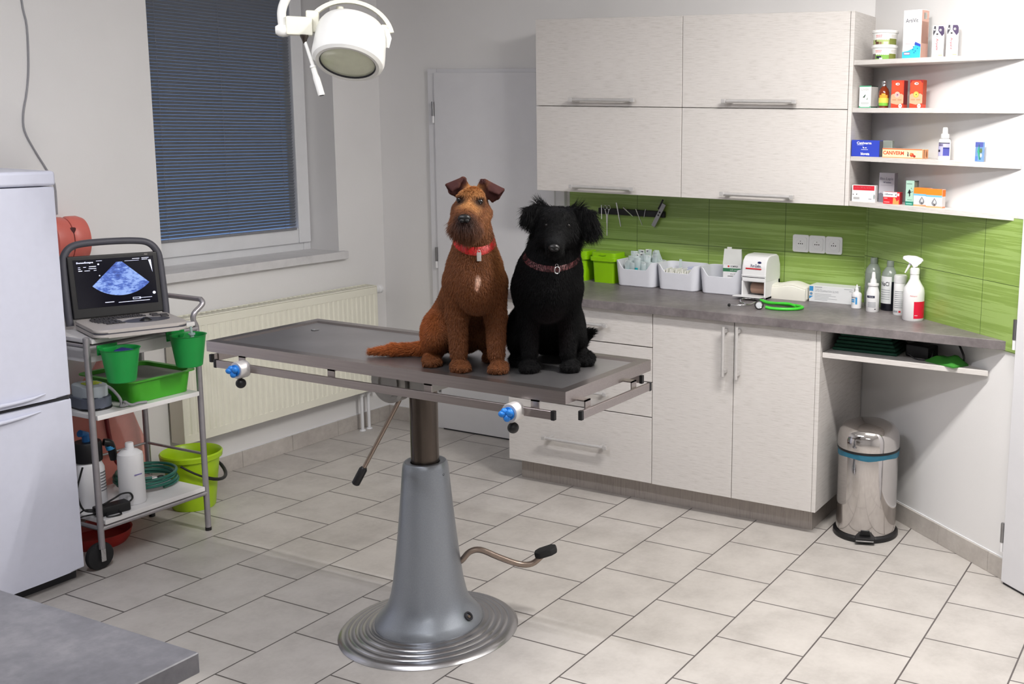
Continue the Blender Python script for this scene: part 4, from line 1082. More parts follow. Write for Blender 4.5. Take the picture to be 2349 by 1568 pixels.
def flask(x_, y_, lab, dark, rot):
    t = thing('solution_bottle', lab, 'bottle', (x_, y_, WT), rot, 'large smoky solution bottles')
    x = M(m_liq if dark else m_smoke).lathe([(0, 0), (.036, 0), (.038, .004), (.038, .130), (0, .130)] if dark else [(0, 0), (.036, 0), (.038, .004), (.038, .150), (0, .150)], 28)
    x.use(m_smoke).lathe([(.0382, .128), (.0382, .146), (.034, .166), (.022, .184), (.0155, .190), (.0155, .20), (0, .20)], 28); x.obj('body', t)
    if dark:
        l = M(m_carton).band(.0386, .032, .150, -1.15, .42, m_carton); l.text('NaCl', -.014, .118, 0, .019, m_dark, w=.040, wrap=.0389, bold=.02)
        for k in range(5): l.band(.0388, .090 - k * .010, .0925 - k * .010, -.95, .25, m_greyp)
        l.obj('label', t)
    M(m_smoke).lathe([(.0165, .192), (.0165, .212), (.014, .216), (0, .216)], 20).obj('cap', t)
flask(-1.336, 4.505, 'smoky solution bottle with dark contents and a white label', True, .05); flask(-1.432, 4.570, 'smoky solution bottle behind the small white bottles', False, .2)
sc2 = thing('aerosol_can', 'slim white aerosol can left of the big trigger spray bottle', 'can', (-1.262, 4.410, WT), .1)
x = M(m_white).lathe([(0, 0), (.0255, 0), (.027, .003), (.027, .135), (.0255, .138), (0, .138)], 26)
for k in range(9): x.band(.0273, .10 - k * .0085, .103 - k * .0085, -.75, .75, m_greyp)
x.band(.0274, .012, .020, .05, .38, m_redp); x.band(.0274, .012, .020, -.9, -.1, m_greyp); x.obj('body', sc2)
M(m_white).lathe([(.0275, .138), (.0275, .165), (.025, .170), (0, .1715)], 26).obj('cap', sc2)
ts = thing('trigger_spray', 'large white trigger spray bottle with a red label', 'bottle', (-1.176, 4.316, WT), .30)
x = M(m_white).lathe([(0, 0), (.042, 0), (.0445, .004), (.0445, .115), (.041, .135), (.028, .155), (.0195, .172), (.018, .20), (0, .20)], 36)
x.band(.0449, .012, .082, .02, 1.40, mat('crimson_label', (214, 20, 56), .4, var=.02)); x.text('Meliseptol', -.002, .105, 0, .0065, m_redp, wrap=.0452); x.use(m_white).band(.0451, .024, .026, .1, .4, m_white); x.obj('body', ts)
x = M(m_white).lathe([(.020, .192), (.020, .212), (.016, .218), (0, .22)], 22)
x.prism([(-.052, .252), (-.050, .264), (-.030, .268), (.004, .266), (.030, .256), (.034, .246), (.020, .242), (.012, .225), (-.010, .215), (-.014, .238), (-.040, .248)], -.013, .013, .004, 2, T=Matrix(((1, 0, 0, 0), (0, 0, -1, 0), (0, 1, 0, 0), (0, 0, 0, 1)))); x.obj('spray_head', ts)
M(m_white).tube([(-.018, 0, .240), (-.026, 0, .222), (-.040, 0, .195)], [.006, .005, .003], 10).obj('trigger', ts)

# stethoscope
m_gtube = mat('vivid_green_tubing', (64, 196, 52), .3, var=.03)
st = thing('stethoscope', 'bright green stethoscope lying on the worktop', 'stethoscope', (-1.78, 4.28, WT))
def sl(pts): return [(x + 1.78, y - 4.28, z) for x, y, z in pts]
M(m_gtube).tube(sl([(-1.895, 4.385, .010), (-1.84, 4.352, .009), (-1.77, 4.352, .008), (-1.70, 4.348, .007), (-1.668, 4.318, .007), (-1.68, 4.268, .007), (-1.725, 4.235, .007), (-1.775, 4.222, .008), (-1.80, 4.218, .012)]), .0068, 12, smooth=6).obj('tube', st)
M(m_gtube).tube(sl([(-1.89, 4.372, .010), (-1.835, 4.340, .009), (-1.79, 4.325, .014), (-1.74, 4.330, .016), (-1.70, 4.318, .010)]), .006, 12, smooth=5).obj('tube', st)
T = TR(-1.828 + 1.78, 4.212 - 4.28, .0195) @ RZ(.38) @ RX(PI / 2 - .12)
c = M(m_chrome).lathe([(0, -.004), (.014, -.004), (.0165, -.001), (.0165, .006), (.0145, .008), (.012, .007), (.0, .007)], 28, T=T).obj('chest_piece', st)
M(m_black_soft).torus((0, 0, .004), .0175, .0026, 30, 8, T=T).obj('rim', c)
M(mat('pale_membrane', (200, 204, 208), .3, var=.03)).lathe([(.0125, .0072), (0, .0078)], 24, T=T).obj('membrane', c)
M(m_chrome).tube(sl([(-1.895, 4.385, .010), (-1.955, 4.405, .010), (-1.985, 4.375, .010), (-1.965, 4.32, .008), (-1.93, 4.285, .007), (-1.915, 4.265, .007)]), .0026, 8, smooth=5).obj('ear_tube', st)
e = M(m_chrome).tube(sl([(-1.89, 4.372, .010), (-1.90, 4.31, .008), (-1.90, 4.26, .008), (-1.93, 4.225, .008), (-1.965, 4.212, .007)]), .0026, 8, smooth=5).obj('ear_tube', st)
M(m_black_soft).ball(sl([(-1.970, 4.210, .0075)])[0], .007, 12).obj('ear_tip', e)

# sockets
m_sock = mat('socket_white', (244, 244, 246), .3, var=.01)
for i, (x_, lab) in enumerate(((-1.808, 'white wall socket, leftmost of the row of three'), (-1.727, 'white wall socket, the middle of the row of three'), (-1.646, 'white wall socket, rightmost of the row of three'))):
    t = thing('wall_socket', lab, 'socket', (x_, YB - .008, 1.176), 0, 'row of three wall sockets')
    T = Matrix(((1, 0, 0, 0), (0, 0, 1, 0), (0, 1, 0, 0), (0, 0, 0, 1)))
    M(m_sock).prism(rrect(.0398, -.0398, .0398, .008, 5), -.009, 0, .002, 2, T=T).prism(rrect(.029, -.029, .029, .007, 5), -.0125, -.008, .0015, 1, T=T).obj('plate', t)
    T2 = TR(0, -.0127, 0) @ RX(PI / 2)
    M(m_sock).lathe([(.0225, .0005), (.021, .001), (.0195, -.003), (0, -.003)], 30, T=T2).obj('insert', t)
    b = M(m_gap)
    for dx in (-.0095, .0095, 0): b.disc(dx, -.001, .0026, -.0131 + .0025, m_gap)
    b.bm.free()
    b = M(m_gap)
    for dx in (-.0095, 0.0, .0095): b.lathe([(0, .0012), (.0026, .0011), (.0026, -.002)], 12, T=TR(dx, -.0115, -.001) @ RX(PI / 2))
    b.obj('contact_hole', t); M(m_chrome).cyl((0, -.010, .0105), (0, -.016, .0105), .0022, seg=10).obj('earth_pin', t)

# magnetic strip and instruments
tag(M(m_black).box(-.19, .19, -.016, 0, -.0155, .0155, .004).obj('magnetic_strip', loc=(-2.712, YB - .008, 1.272)), 'black magnetic strip on the green tiles holding instruments', 'rack')
YT = YB - .024 - .002
def tool(lab, cat, name, build):
    b = M(m_chrome); build(b); return tag(b.obj(name), lab, cat)
def scissors(x_, z0, z1, sp=.011):
    def f(b):
        for s_ in (-1, 1):
            b.tube([(x_ + s_ * sp, YT, z1 - .022), (x_ + s_ * .003, YT, z1 - .05), (x_ - s_ * .001, YT - .001 * s_, z0)], [.002, .002, .0012], 6)
            b.torus((0, 0, 0), .010, .0016, 18, 6, T=TR(x_ + s_ * sp, YT, z1 - .011) @ RX(PI / 2), sx=.8)
    return f
tool('steel scissors hanging with open rings on the magnetic strip', 'scissors', 'scissors', scissors(-2.848, 1.150, 1.302))
tool('short steel clip at the left end of the magnetic strip', 'clip', 'steel_clip', lambda b: b.tube([(-2.881, YT, 1.302), (-2.879, YT, 1.232)], .002, 6))
tool('tall steel forceps beside the scissors on the magnetic strip', 'forceps', 'forceps', lambda b: b.tube([(-2.793, YT, 1.318), (-2.789, YT, 1.30), (-2.768, YT, 1.200)], [.0045, .004, .0022], 8))
tool('slanting steel probe on the middle of the magnetic strip', 'probe', 'probe', lambda b: b.tube([(-2.754, YT, 1.296), (-2.698, YT, 1.254)], .003, 8))
tool('long thin steel needle holder slanting off the magnetic strip', 'needle holder', 'needle_holder', lambda b: b.tube([(-2.682, YT, 1.292), (-2.645, YT, 1.213)], [.0026, .0014], 8))
tool('short straight steel pin near the clipper on the magnetic strip', 'pin', 'steel_pin', lambda b: b.tube([(-2.627, YT, 1.294), (-2.636, YT, 1.252)], .0022, 8))
def clip_(b):
    T = TR(-2.549, YT - .004, 1.272) @ RY(.50)
    b.use(mat('satin_grey_metal', (160, 160, 160), .35, .8, var=.05)); b.box(-.011, .011, -.004, .004, -.068, .060, .002, T=T); b.use(m_black)
    b.box(-.020, -.012, -.003, .003, .02, .075, .002, T=T); b.disc(0, .012, .0045, -.0045, m_black, T=T); b.disc(0, -.004, .0045, -.0045, m_black, T=T)
tool('flat grey claw clipper with two holes at the right end of the strip', 'clipper', 'claw_clipper', clip_)

# things on the shelf under the worktop
SU = .793
m_dkg = mat('bottle_green_fabric', (14, 66, 48), .8, var=.1); m_gcl = mat('green_fabric', (52, 128, 40), .8, var=.1)
fb = M(m_dkg)
for k in range(5): fb.box(-.15 + .006 * k, .13 - .008 * k, -.09 + .006 * k, .10, .0 + .0145 * k, .0138 + .0145 * k, .006, 2)
tag(fb.obj('folded_cloth', loc=(-1.325, 4.262, SU)), 'dark green folded cloth on the shelf under the worktop', 'cloth')
bx_ = M(m_black).box(-.055, .055, -.04, .04, 0, .052, .008, 2, T=RZ(-.3)).tube([(.03, -.03, .03), (.06, -.055, .035), (.05, -.07, .006), (.0, -.072, .004), (-.04, -.06, .02)], .003, 8, smooth=5)
tag(bx_.obj('clipper_case', loc=(-1.108, 4.228, SU)), 'black case with a cord under the worktop between the two cloths', 'case')
b = M(m_gcl); n = 12; vs = []; fs = []
for i in range(n + 1):
    for j in range(n + 1):
        u, v = i / n, j / n; e = min(u, 1 - u, v, 1 - v)
        z = .006 + .045 * min(1, e * 3.2) * (0.75 + .25 * math.sin(7 * u + 3 * v)) * (.55 + .45 * v)
        vs.append(((u - .5) * .15, (v - .5) * .085, z))
for i in range(n):
    for j in range(n): a = i * (n + 1) + j; fs.append((a, a + n + 1, a + n + 2, a + 1))
K = len(vs); vs += [(x, y, 0) for x, y, z in vs]
for i in range(n):
    for j in range(n): a = K + i * (n + 1) + j; fs.append((a, a + 1, a + n + 2, a + n + 1))
for k in range(n):
    for (a, c) in ((k, k + 1), (n * (n + 1) + k + 1, n * (n + 1) + k), ((k + 1) * (n + 1), k * (n + 1)), (k * (n + 1) + n, (k + 1) * (n + 1) + n)): fs.append((a, K + a, K + c, c))
b.raw(vs, fs); tag(b.obj('green_cloth', loc=(-.985, 4.150, SU), rotz=-.5), 'grass green cloth near the right end of the shelf under the worktop', 'cloth')
tag(M(m_black).tube([(-.955, 4.185, SU + .004), (-.925, 4.165, SU + .012), (-.915, 4.140, SU + .035), (-.935, 4.155, SU + .07), (-.95, 4.17, SU + .085)], .0045, 8, smooth=5).obj('short_cable', ), 'short black cable rising beside the green cloth under the worktop', 'cable')

# pedal bin
m_mirror = mat('polished_steel', (206, 202, 200), .09, 1.0, var=.03)
pb = thing('pedal_bin', 'polished steel pedal bin under the open end of the worktop', 'pedal bin', (-1.322, 4.245, 0), .30)
M(m_mirror).lathe([(.126, .022), (.127, .03), (.127, .352), (.1262, .356), (.12, .356)], 56).obj('body', pb)
M(m_mirror).lathe([(.131, .386), (.1315, .400), (.130, .430), (.123, .455), (.105, .476), (.075, .488), (.035, .493), (0, .494)], 56).obj('lid', pb)
M(m_black).lathe([(.1315, .386), (.1325, .380), (.131, .376), (.12, .376)], 56).obj('lid_rim', pb)
b = M(mat('blue_bag_film', (36, 100, 124), .35, var=.12, vscale=40, stretch=(1, 1, 3))); n = 72; vs = []; fs = []
for i, (r_, z) in enumerate(((.126, .352), (.1295, .354), (.1300, .366), (.1295, .377), (.12, .378))):
    for k in range(n): a = 2 * PI * k / n; w_ = .0007 * math.sin(11 * a + i) + .0005 * math.sin(23 * a); vs.append(((r_ + w_) * math.cos(a), (r_ + w_) * math.sin(a), z + (.003 * math.sin(5 * a) if i < 2 else 0)))
for i in range(4):
    for k in range(n): fs.append((i * n + k, i * n + (k + 1) % n, (i + 1) * n + (k + 1) % n, (i + 1) * n + k))
b.raw(vs, fs); b.obj('bag_edge', pb)
M(m_black).lathe([(0, 0), (.136, 0), (.139, .005), (.138, .018), (.131, .024), (.12, .024)], 56).obj('base_ring', pb)
b = M(m_black).prism([(-.024, .03), (-.018, .054), (.018, .054), (.024, .03)], -.1295, -.122, .002, 1, T=Matrix(((1, 0, 0, 0), (0, 0, 1, 0), (0, 1, 0, 0), (0, 0, 0, 1))))
b.box(-.041, .041, -.160, -.120, .010, .030, .004, 2); b.use(m_chrome).box(-.037, .037, -.1625, -.158, .017, .022, .001); b.obj('pedal', pb)
# ------------------------------------------------------------------ packages on the corner shelves
P_ = {}
def pm(c, r=.5):
    if c not in P_: P_[c] = mat('print_%02x%02x%02x' % c, c, r, var=0.02)
    return P_[c]
def carton(w_, d_, h_, c, c2=None):
    """white carton: front face at y = -d/2; c2 paints the right side"""
    b = M(pm(c)).box(-w_ / 2, w_ / 2, -d_ / 2, d_ / 2, 0, h_, .0008, 1)
    b.yf = -d_ / 2 - .0004; b.w = w_; b.d = d_; b.h = h_; return b
SIDE = RZ(PI / 2)
def side(b, y0_, z0_, y1_, z1_, c):          # a panel on the right-hand side
    b.use(pm(c)).raw([(b.w / 2 + .0004, y0_, z0_), (b.w / 2 + .0004, y1_, z0_), (b.w / 2 + .0004, y1_, z1_), (b.w / 2 + .0004, y0_, z1_)], [(0, 1, 2, 3)])
WHT, DRK, GRY, RED = (238, 238, 238), (44, 44, 52), (150, 150, 158), (206, 34, 44)
m_tubw = mat('tub_white', (238, 238, 236), .35, var=.01)
def feed_tub(z, lab, lower):
    t = thing('feed_tub', lab, 'tub', (-1.372, 4.408, z), .22, 'white tubs on the top corner shelf')
    b = M(m_tubw).lathe([(0, 0), (.047, 0), (.048, .002), (.0515, .050), (0, .050)], 40)
    b.band(.0494, .003, .026, -1.25, 1.25, pm((120, 170, 70) if lower else (170, 186, 120)))
    b.band(.0497, .003, .026, .45, 1.25, pm((120, 128, 60)))
    if lower:
        b.band(.0497, .003, .025, -1.25, -.75, pm((110, 100, 100))); b.band(.0499, .006, .016, -.65, -.2, pm((38, 40, 62))); b.band(.0501, .003, .009, -.35, -.1, pm(WHT))
    else:
        b.band(.0497, .003, .013, -.80, -.45, pm((96, 62, 48))); b.band(.0497, .003, .012, -.40, -.2, pm((150, 120, 90))); b.band(.0497, .003, .013, -.05, .35, pm((216, 214, 190))); b.band(.0497, .012, .02, -.85, -.7, pm((80, 56, 44)))
    b.band(.0506, .037, .043, -.75, -.15, pm((214, 70, 76))); b.band(.0502, .031, .0345, -.75, -.2, pm((214, 120, 124))); b.band(.0510, .030, .042, .6, 1.2, pm((206, 204, 200)))
    b.obj('body', t)
    M(m_tubw).lathe([(.0515, .049), (.0545, .049), (.055, .051), (.0545, .0585), (.053, .060), (0, .0605)], 40).obj('lid', t)
feed_tub(SZ[0], 'lower of the two stacked white tubs on the top shelf', True)
feed_tub(SZ[0] + .0605, 'upper of the two stacked white tubs on the top shelf', False)
def put(b, name, lab, cat, x, y, z, rot, group=None): return tag(b.obj(name, loc=(x, y, z), rotz=math.radians(rot), smooth=0), lab, cat, group)

b = carton(.088, .050, .191, WHT); y = b.yf
b.text('ArtiVit', -.002, .150, y, .0155, pm((70, 70, 92)), w=.060)
pl_ = [(-.044, .003), (.044, .003), (.044, .054), (.020, .058), (.006, .040), (-.016, .032), (-.044, .028)]
b.poly(pl_, y, pm((64, 196, 236))); b.poly([(.014, .055), (.044, .046), (.044, .056), (.018, .066)], y - .0002, pm((52, 84, 190)))
b.quad(-.036, .016, -.006, .026, y - .0003, pm((150, 70, 140))); b.quad(-.034, .018, -.008, .024, y - .0005, pm(WHT)); b.quad(-.03, .059, -.004, .0605, y, pm((230, 170, 180)))
for (a, c) in ((.008, .036), (.02, .030), (.014, .024), (.03, .04), (.01, .047)): b.disc(a, c, .0025, y - .0004, pm((20, 120, 170)))
side(b, -.024, .002, .024, .189, (200, 160, 146)); b.use(pm((216, 178, 156))); side(b, -.021, .06, .021, .145, (214, 174, 158)); side(b, -.010, .155, .010, .180, (214, 226, 222))
put(b, 'supplement_box', 'tall white box with a blue corner and brown side on the top shelf', 'box', -1.222, 4.332, SZ[0], -20)
def arp(x, y_, rot, lab):
    b = carton(.046, .038, .122, WHT); y = b.yf
    b.poly([(-.017, .121), (-.010, .121), (-.009, .104), (-.014, .094), (-.019, .084), (-.021, .096)], y, pm((50, 48, 58)))
    b.poly([(.0, .121), (.018, .121), (.0225, .112), (.0225, .092), (.015, .082), (.004, .096), (-.001, .104)], y, pm((62, 44, 84)))
    b.disc(.008, .106, .0045, y - .0002, pm(WHT)); b.disc(.0092, .1055, .0022, y - .0004, pm(DRK)); b.disc(-.0145, .107, .0032, y - .0002, pm(WHT))
    b.disc(-.004, .0905, .0045, y - .0002, pm((40, 36, 42)), rz=.0035); b.quad(-.010, .0815, .000, .0825, y, pm(DRK))
    b.text('Arpalit', -.004, .051, y, .0105, pm((214, 40, 60)), w=.046, rot=-PI / 2, bold=.02)
    b.disc(-.010, .012, .008, y, pm((130, 196, 226)), rz=.0035); b.disc(-.010, .012, .006, y - .0002, pm((222, 240, 246)), rz=.002); b.quad(.003, .008, .019, .012, y, pm((176, 190, 130)))
    for k in range(5): b.disc(.015, .068 - k * .008, .001, y, pm(GRY))
    put(b, 'shampoo_box', lab, 'box', x, y_, SZ[0], rot, 'paired white boxes with a dark ear pattern')
arp(-1.112, 4.276, 6, 'white box with dark ear pattern and red lettering, nearer the tall box')
arp(-1.049, 4.238, 14, 'white box with dark ear pattern and red lettering, further from the tall box')

b = carton(.058, .056, .093, WHT); y = b.yf; gr = (84, 176, 136)
b.quad(-.029, .0885, .029, .093, y, pm(gr)); b.poly([(-.029, 0), (.029, 0), (.029, .010), (.020, .005), (-.020, .005), (-.029, .010)], y, pm(gr))
b.text('LIVER', 0, .077, y, .008, pm((176, 184, 182)), w=.036)
b.poly([(-.014, .042), (-.006, .050), (.000, .056), (.004, .056), (.000, .048), (-.004, .042), (-.008, .045)], y, pm((70, 96, 84))); b.poly([(.008, .036), (.014, .046), (.013, .038), (.010, .034)], y, pm((100, 124, 112)))
b.quad(-.020, .020, .020, .0225, y, pm((160, 172, 168))); b.quad(-.018, .016, .016, .018, y, pm((190, 198, 196)))
side(b, -.027, .004, .027, .089, (196, 194, 190)); side(b, -.027, 0, .027, .008, (46, 106, 76)); side(b, -.027, .089, .027, .093, (40, 60, 52))
put(b, 'drops_box', 'white box with green edges, first on the second shelf', 'box', -1.448, 4.450, SZ[1], -14)

sy_ = thing('syrup_bottle', 'amber syrup bottle with a silver cap on the second shelf', 'bottle', (-1.366, 4.404, SZ[1]), .2)
b = M(mat('amber_glass', (120, 44, 16), .12, var=.05, coat=.4)).lathe([(0, 0), (.017, 0), (.019, .002), (.0215, .02), (.0235, .05), (.0225, .066), (.017, .080), (.010, .088), (.0095, .094), (0, .094)], 32, sx=1.0)
lb = M(pm((206, 204, 60)))
for (z0, z1, c, aw) in ((.010, .022, (118, 190, 60), .9), (.022, .032, (222, 206, 90), .98), (.032, .042, (206, 206, 84), 1.0), (.042, .054, (236, 160, 50), .75), (.054, .060, (240, 170, 60), .35)):
    r_ = .0235 if z0 > .02 else .0222; lb.band(.0243 if z0 > .02 else .0240, z0, z1, -aw, aw, pm(c))
lb.obj('label', sy_); b.obj('body', sy_)
M(m_chrome).lathe([(.0105, .090), (.0115, .090), (.0115, .097), (.0105, .099), (.0112, .101), (.0112, .108), (.010, .111), (0, .111)], 24).obj('cap', sy_)
def redbox(x, y_, lab, badge, top):
    b = carton(.056, .036, .112, (214, 66, 40)); y = b.yf
    b.quad(-.028, .100, .028, .112, y, pm(top)); b.poly([(-.024, .100), (-.018, .108), (.018, .108), (.024, .100), (.024, .062), (-.024, .062)], y - .0001, pm((220, 78, 48)))
    b.disc(0, .097, .0095, y - .0003, pm(WHT), rz=.005); b.disc(.002, .097, .005, y - .0005, pm((150, 60, 60)), rz=.002)
    b.poly([(-.028, .020), (.028, .020), (.028, .052), (.020, .058), (-.020, .058), (-.028, .052)], y - .0002, pm((240, 170, 138)))
    b.poly([(-.028, .020), (0, .014), (.028, .020)], y - .0002, pm((240, 170, 138)))
    b.disc(0, .054, .0125, y - .0004, pm((236, 190, 168) if badge else (238, 176, 80))); b.disc(0, .054, .0085, y - .0006, pm((206, 170, 176) if badge else (244, 206, 104))); b.disc(.001, .054, .003, y - .0008, pm((110, 84, 110) if badge else (96, 120, 60)))
    b.quad(-.022, .031, -.004, .036, y - .0004, pm((196, 146, 110))); b.quad(.002, .031, .020, .036, y - .0004, pm((196, 146, 110)))
    b.disc(.015, .009, .008, y - .0005, pm(WHT), rz=.0085); b.quad(.012, .009, .0185, .011, y - .0007, pm((60, 60, 60)))
    side(b, -.017, .015, .017, .111, (122, 32, 36) if badge else (160, 62, 34))
    put(b, 'lozenge_box', lab, 'box', x, y_, SZ[1], -10, 'paired orange-red boxes on the second shelf')
redbox(-1.288, 4.362, 'orange-red box with a pale badge, beside the amber bottle', True, (206, 60, 40)); redbox(-1.196, 4.314, 'orange-red box with a yellow badge, second from the amber bottle', False, (150, 36, 40))

b = carton(.122, .055, .068, (40, 62, 178)); y = b.yf
b.text('Caniverm', -.006, .0565, y, .011, pm(WHT), w=.064, bold=.03); b.quad(-.036, .047, -.008, .049, y, pm((180, 190, 230))); b.text('bioveta', .0, .012, y, .0115, pm(WHT), w=.038, bold=.03)
b.quad(-.018, .028, .012, .0305, y, pm((190, 200, 235))); b.poly([(-.012, .042), (-.006, .038), (-.004, .035), (-.008, .034), (-.011, .037)], y, pm(WHT)); b.quad(-.002, .035, .006, .038, y, pm(WHT))
side(b, -.025, .002, .025, .066, (92, 92, 104))
put(b, 'tablet_box', 'royal blue box with white lettering on the third shelf', 'box', -1.4265, 4.394, SZ[2], 0)
b = carton(.186, .050, .038, (246, 220, 176)); y = b.yf
b.quad(-.093, .034, .093, .038, y, pm((228, 112, 70))); b.quad(-.093, 0, .093, .003, y, pm((232, 140, 90))); b.text('CANIVERM', -.040, .020, y, .0155, pm((216, 70, 42)), w=.098, bold=.025)
b.poly([(.024, .028), (.030, .024), (.032, .010), (.028, .006), (.024, .012), (.026, .020)], y, pm((90, 80, 84))); b.disc(.046, .014, .010, y, pm((196, 70, 46)), rz=.008); b.disc(.058, .009, .006, y - .0002, pm((150, 40, 36)), rz=.005); b.disc(.042, .018, .005, y - .0002, pm((226, 130, 80)))
b.quad(.066, .024, .080, .029, y, pm((190, 200, 196))); side(b, -.024, .001, .024, .037, (214, 150, 106)); side(b, -.012, .001, -.005, .037, (246, 214, 170)); side(b, .006, .006, .016, .030, (190, 120, 84))
put(b, 'paste_box', 'long cream and orange box with red capital lettering', 'box', -1.245, 4.335, SZ[2], -14)
b = carton(.040, .030, .068, (150, 158, 152)); y = b.yf; b.quad(-.017, .02, .017, .066, y, pm((136, 144, 138)))
put(b, 'small_carton', 'small grey carton behind the long cream and orange box', 'box', -1.345, 4.430, SZ[2], 0)
sv = thing('ear_spray', 'white spray bottle with a blue label on the third shelf', 'bottle', (-1.060, 4.244, SZ[2]), .26)
b = M(m_tubw).lathe([(0, 0), (.0225, 0), (.024, .002), (.024, .070), (.0215, .079), (.014, .084), (.014, .087), (0, .087)], 30)
b.band(.0243, .015, .068, -1.3, .95, pm((178, 176, 214))); b.band(.0245, .017, .048, -.25, .9, pm((74, 78, 158))); b.band(.0246, .044, .049, -.25, .9, pm((42, 50, 116))); b.band(.0245, .064, .068, -1.2, .9, pm((60, 56, 76))); b.band(.0246, .054, .062, -1.1, -.3, pm((108, 102, 130))); b.band(.0247, .052, .062, -.1, .1, pm((222, 222, 238)))
b.band(.0246, .031, .040, -1.25, -.75, pm((38, 32, 62))); b.obj('body', sv)
b = M(mat('frosted_cap', (226, 228, 226), .3, var=.02)).lathe([(.017, .085), (.017, .100), (.011, .103), (.0105, .122), (.0085, .127), (0, .127)], 24); b.use(m_dark).lathe([(0, .0005), (.0016, .0004), (.0016, -.001)], 10, T=TR(.002, -.0099, .119) @ RX(PI / 2)); b.obj('spray_head', sv)
b = carton(.037, .010, .074, (110, 146, 190)); y = b.yf
b.quad(-.0185, .056, .0185, .074, y, pm((86, 96, 170))); b.poly([(-.008, .038), (-.001, .062), (.002, .045), (.008, .012), (.002, .006), (-.004, .030)], y - .0002, pm((66, 168, 130))); b.poly([(-.002, .064), (.001, .066), (.003, .03), (.010, .008), (.004, .008)], y - .0003, pm((30, 110, 110)))
b.disc(.009, .042, .006, y - .0002, pm((96, 122, 80)), rz=.009); b.disc(.010, .024, .005, y - .0002, pm((190, 222, 206)), rz=.008); b.quad(-.016, .004, -.006, .020, y, pm((84, 120, 190)))
put(b, 'toothbrush_card', 'small blue and green card box standing alone on the third shelf', 'box', -.900, 4.152, SZ[2], -26)

b = carton(.102, .040, .069, WHT); y = b.yf
b.quad(-.046, .048, .047, .068, y, pm((198, 32, 50))); b.text('Synulox 250 mg tablets', -.006, .0595, y, .0065, pm((240, 214, 214)), w=.074); b.quad(-.049, .044, .049, .0455, y, pm((222, 206, 206)))
b.poly([(-.047, .033), (-.041, .030), (-.046, .027)], y, pm(DRK)); b.poly([(-.033, .031), (-.028, .034), (-.027, .030), (-.031, .028)], y, pm(DRK))
for k in range(9): b.quad(-.043 + k * .003, .009, -.043 + k * .003 + .0015, .019, y, pm(DRK))
b.quad(.022, .010, .036, .014, y, pm(GRY)); b.disc(.047, .022, .004, y - .0002, pm((150, 160, 160)), rz=.011)
put(b, 'antibiotic_box', 'white box with a crimson top band on the lowest shelf', 'box', -1.432, 4.400, SZ[3], 2)
b = carton(.070, .034, .124, (176, 174, 182)); y = b.yf
b.text('Bio-Lapis', 0, .098, y, .0135, pm((106, 104, 116)), w=.058, bold=.01); b.text('140 sackets', .002, .084, y, .006, pm((70, 68, 92)), w=.036, bold=.03); b.quad(-.028, .071, .028, .073, y, pm((156, 154, 164))); b.poly([(-.035, .0), (-.012, .0), (-.012, .034), (-.024, .040), (-.035, .036)], y, pm((112, 112, 122))); side(b, -.016, .001, .016, .123, (150, 148, 156))
put(b, 'sachet_box', 'tall grey box behind the small red box on the lowest shelf', 'box', -1.338, 4.424, SZ[3], -6)
b = carton(.074, .028, .049, RED); y = b.yf
b.quad(-.037, .029, .024, .049, y, pm((240, 240, 242))); b.quad(.026, .034, .034, .045, y, pm((240, 226, 226))); b.text('milbemax', -.012, .040, y - .0002, .0065, pm((70, 70, 92)), w=.038, bold=.03); b.poly([(.015, .034), (.020, .046), (.021, .036)], y - .0002, pm(DRK))
b.poly([(.006, .0), (.033, .0), (.033, .020), (.024, .012), (.016, .027), (.008, .026)], y - .0002, pm((234, 150, 84))); b.quad(-.033, .022, -.018, .0245, y, pm((236, 190, 190))); b.quad(-.033, .006, -.008, .009, y, pm((230, 160, 160))); side(b, -.013, .001, .013, .048, (150, 30, 40))
put(b, 'wormer_box', 'small red and white box in front of the tall grey box', 'box', -1.290, 4.338, SZ[3], -6)
b = carton(.039, .036, .100, (170, 206, 190)); y = b.yf
b.quad(-.0195, 0, .0195, .016, y, pm((46, 128, 108))); b.quad(-.015, .005, .012, .0085, y - .0002, pm((150, 210, 196))); b.quad(-.015, .086, .010, .0885, y, pm((96, 120, 112)))
b.poly([(-.002, .066), (.004, .058), (.004, .052), (.002, .048), (.003, .040), (-.002, .034), (-.003, .046), (-.008, .052), (-.006, .058)], y, pm((26, 30, 32))); b.tube([(-.012, y, .050), (.004, y, .053), (.014, y, .057)], .0009, 5); b.poly([(.004, .070), (.009, .067), (.007, .072)], y, pm((40, 44, 46)))
b.quad(-.010, .022, .012, .024, y, pm((110, 150, 134))); side(b, -.018, .018, .018, .099, (122, 134, 124)); side(b, -.018, 0, .018, .016, (30, 84, 72)); side(b, -.018, .096, .018, .100, (40, 44, 44))
put(b, 'bird_box', 'slim mint green box with a dark bird on the lowest shelf', 'box', -1.204, 4.318, SZ[3], -14)
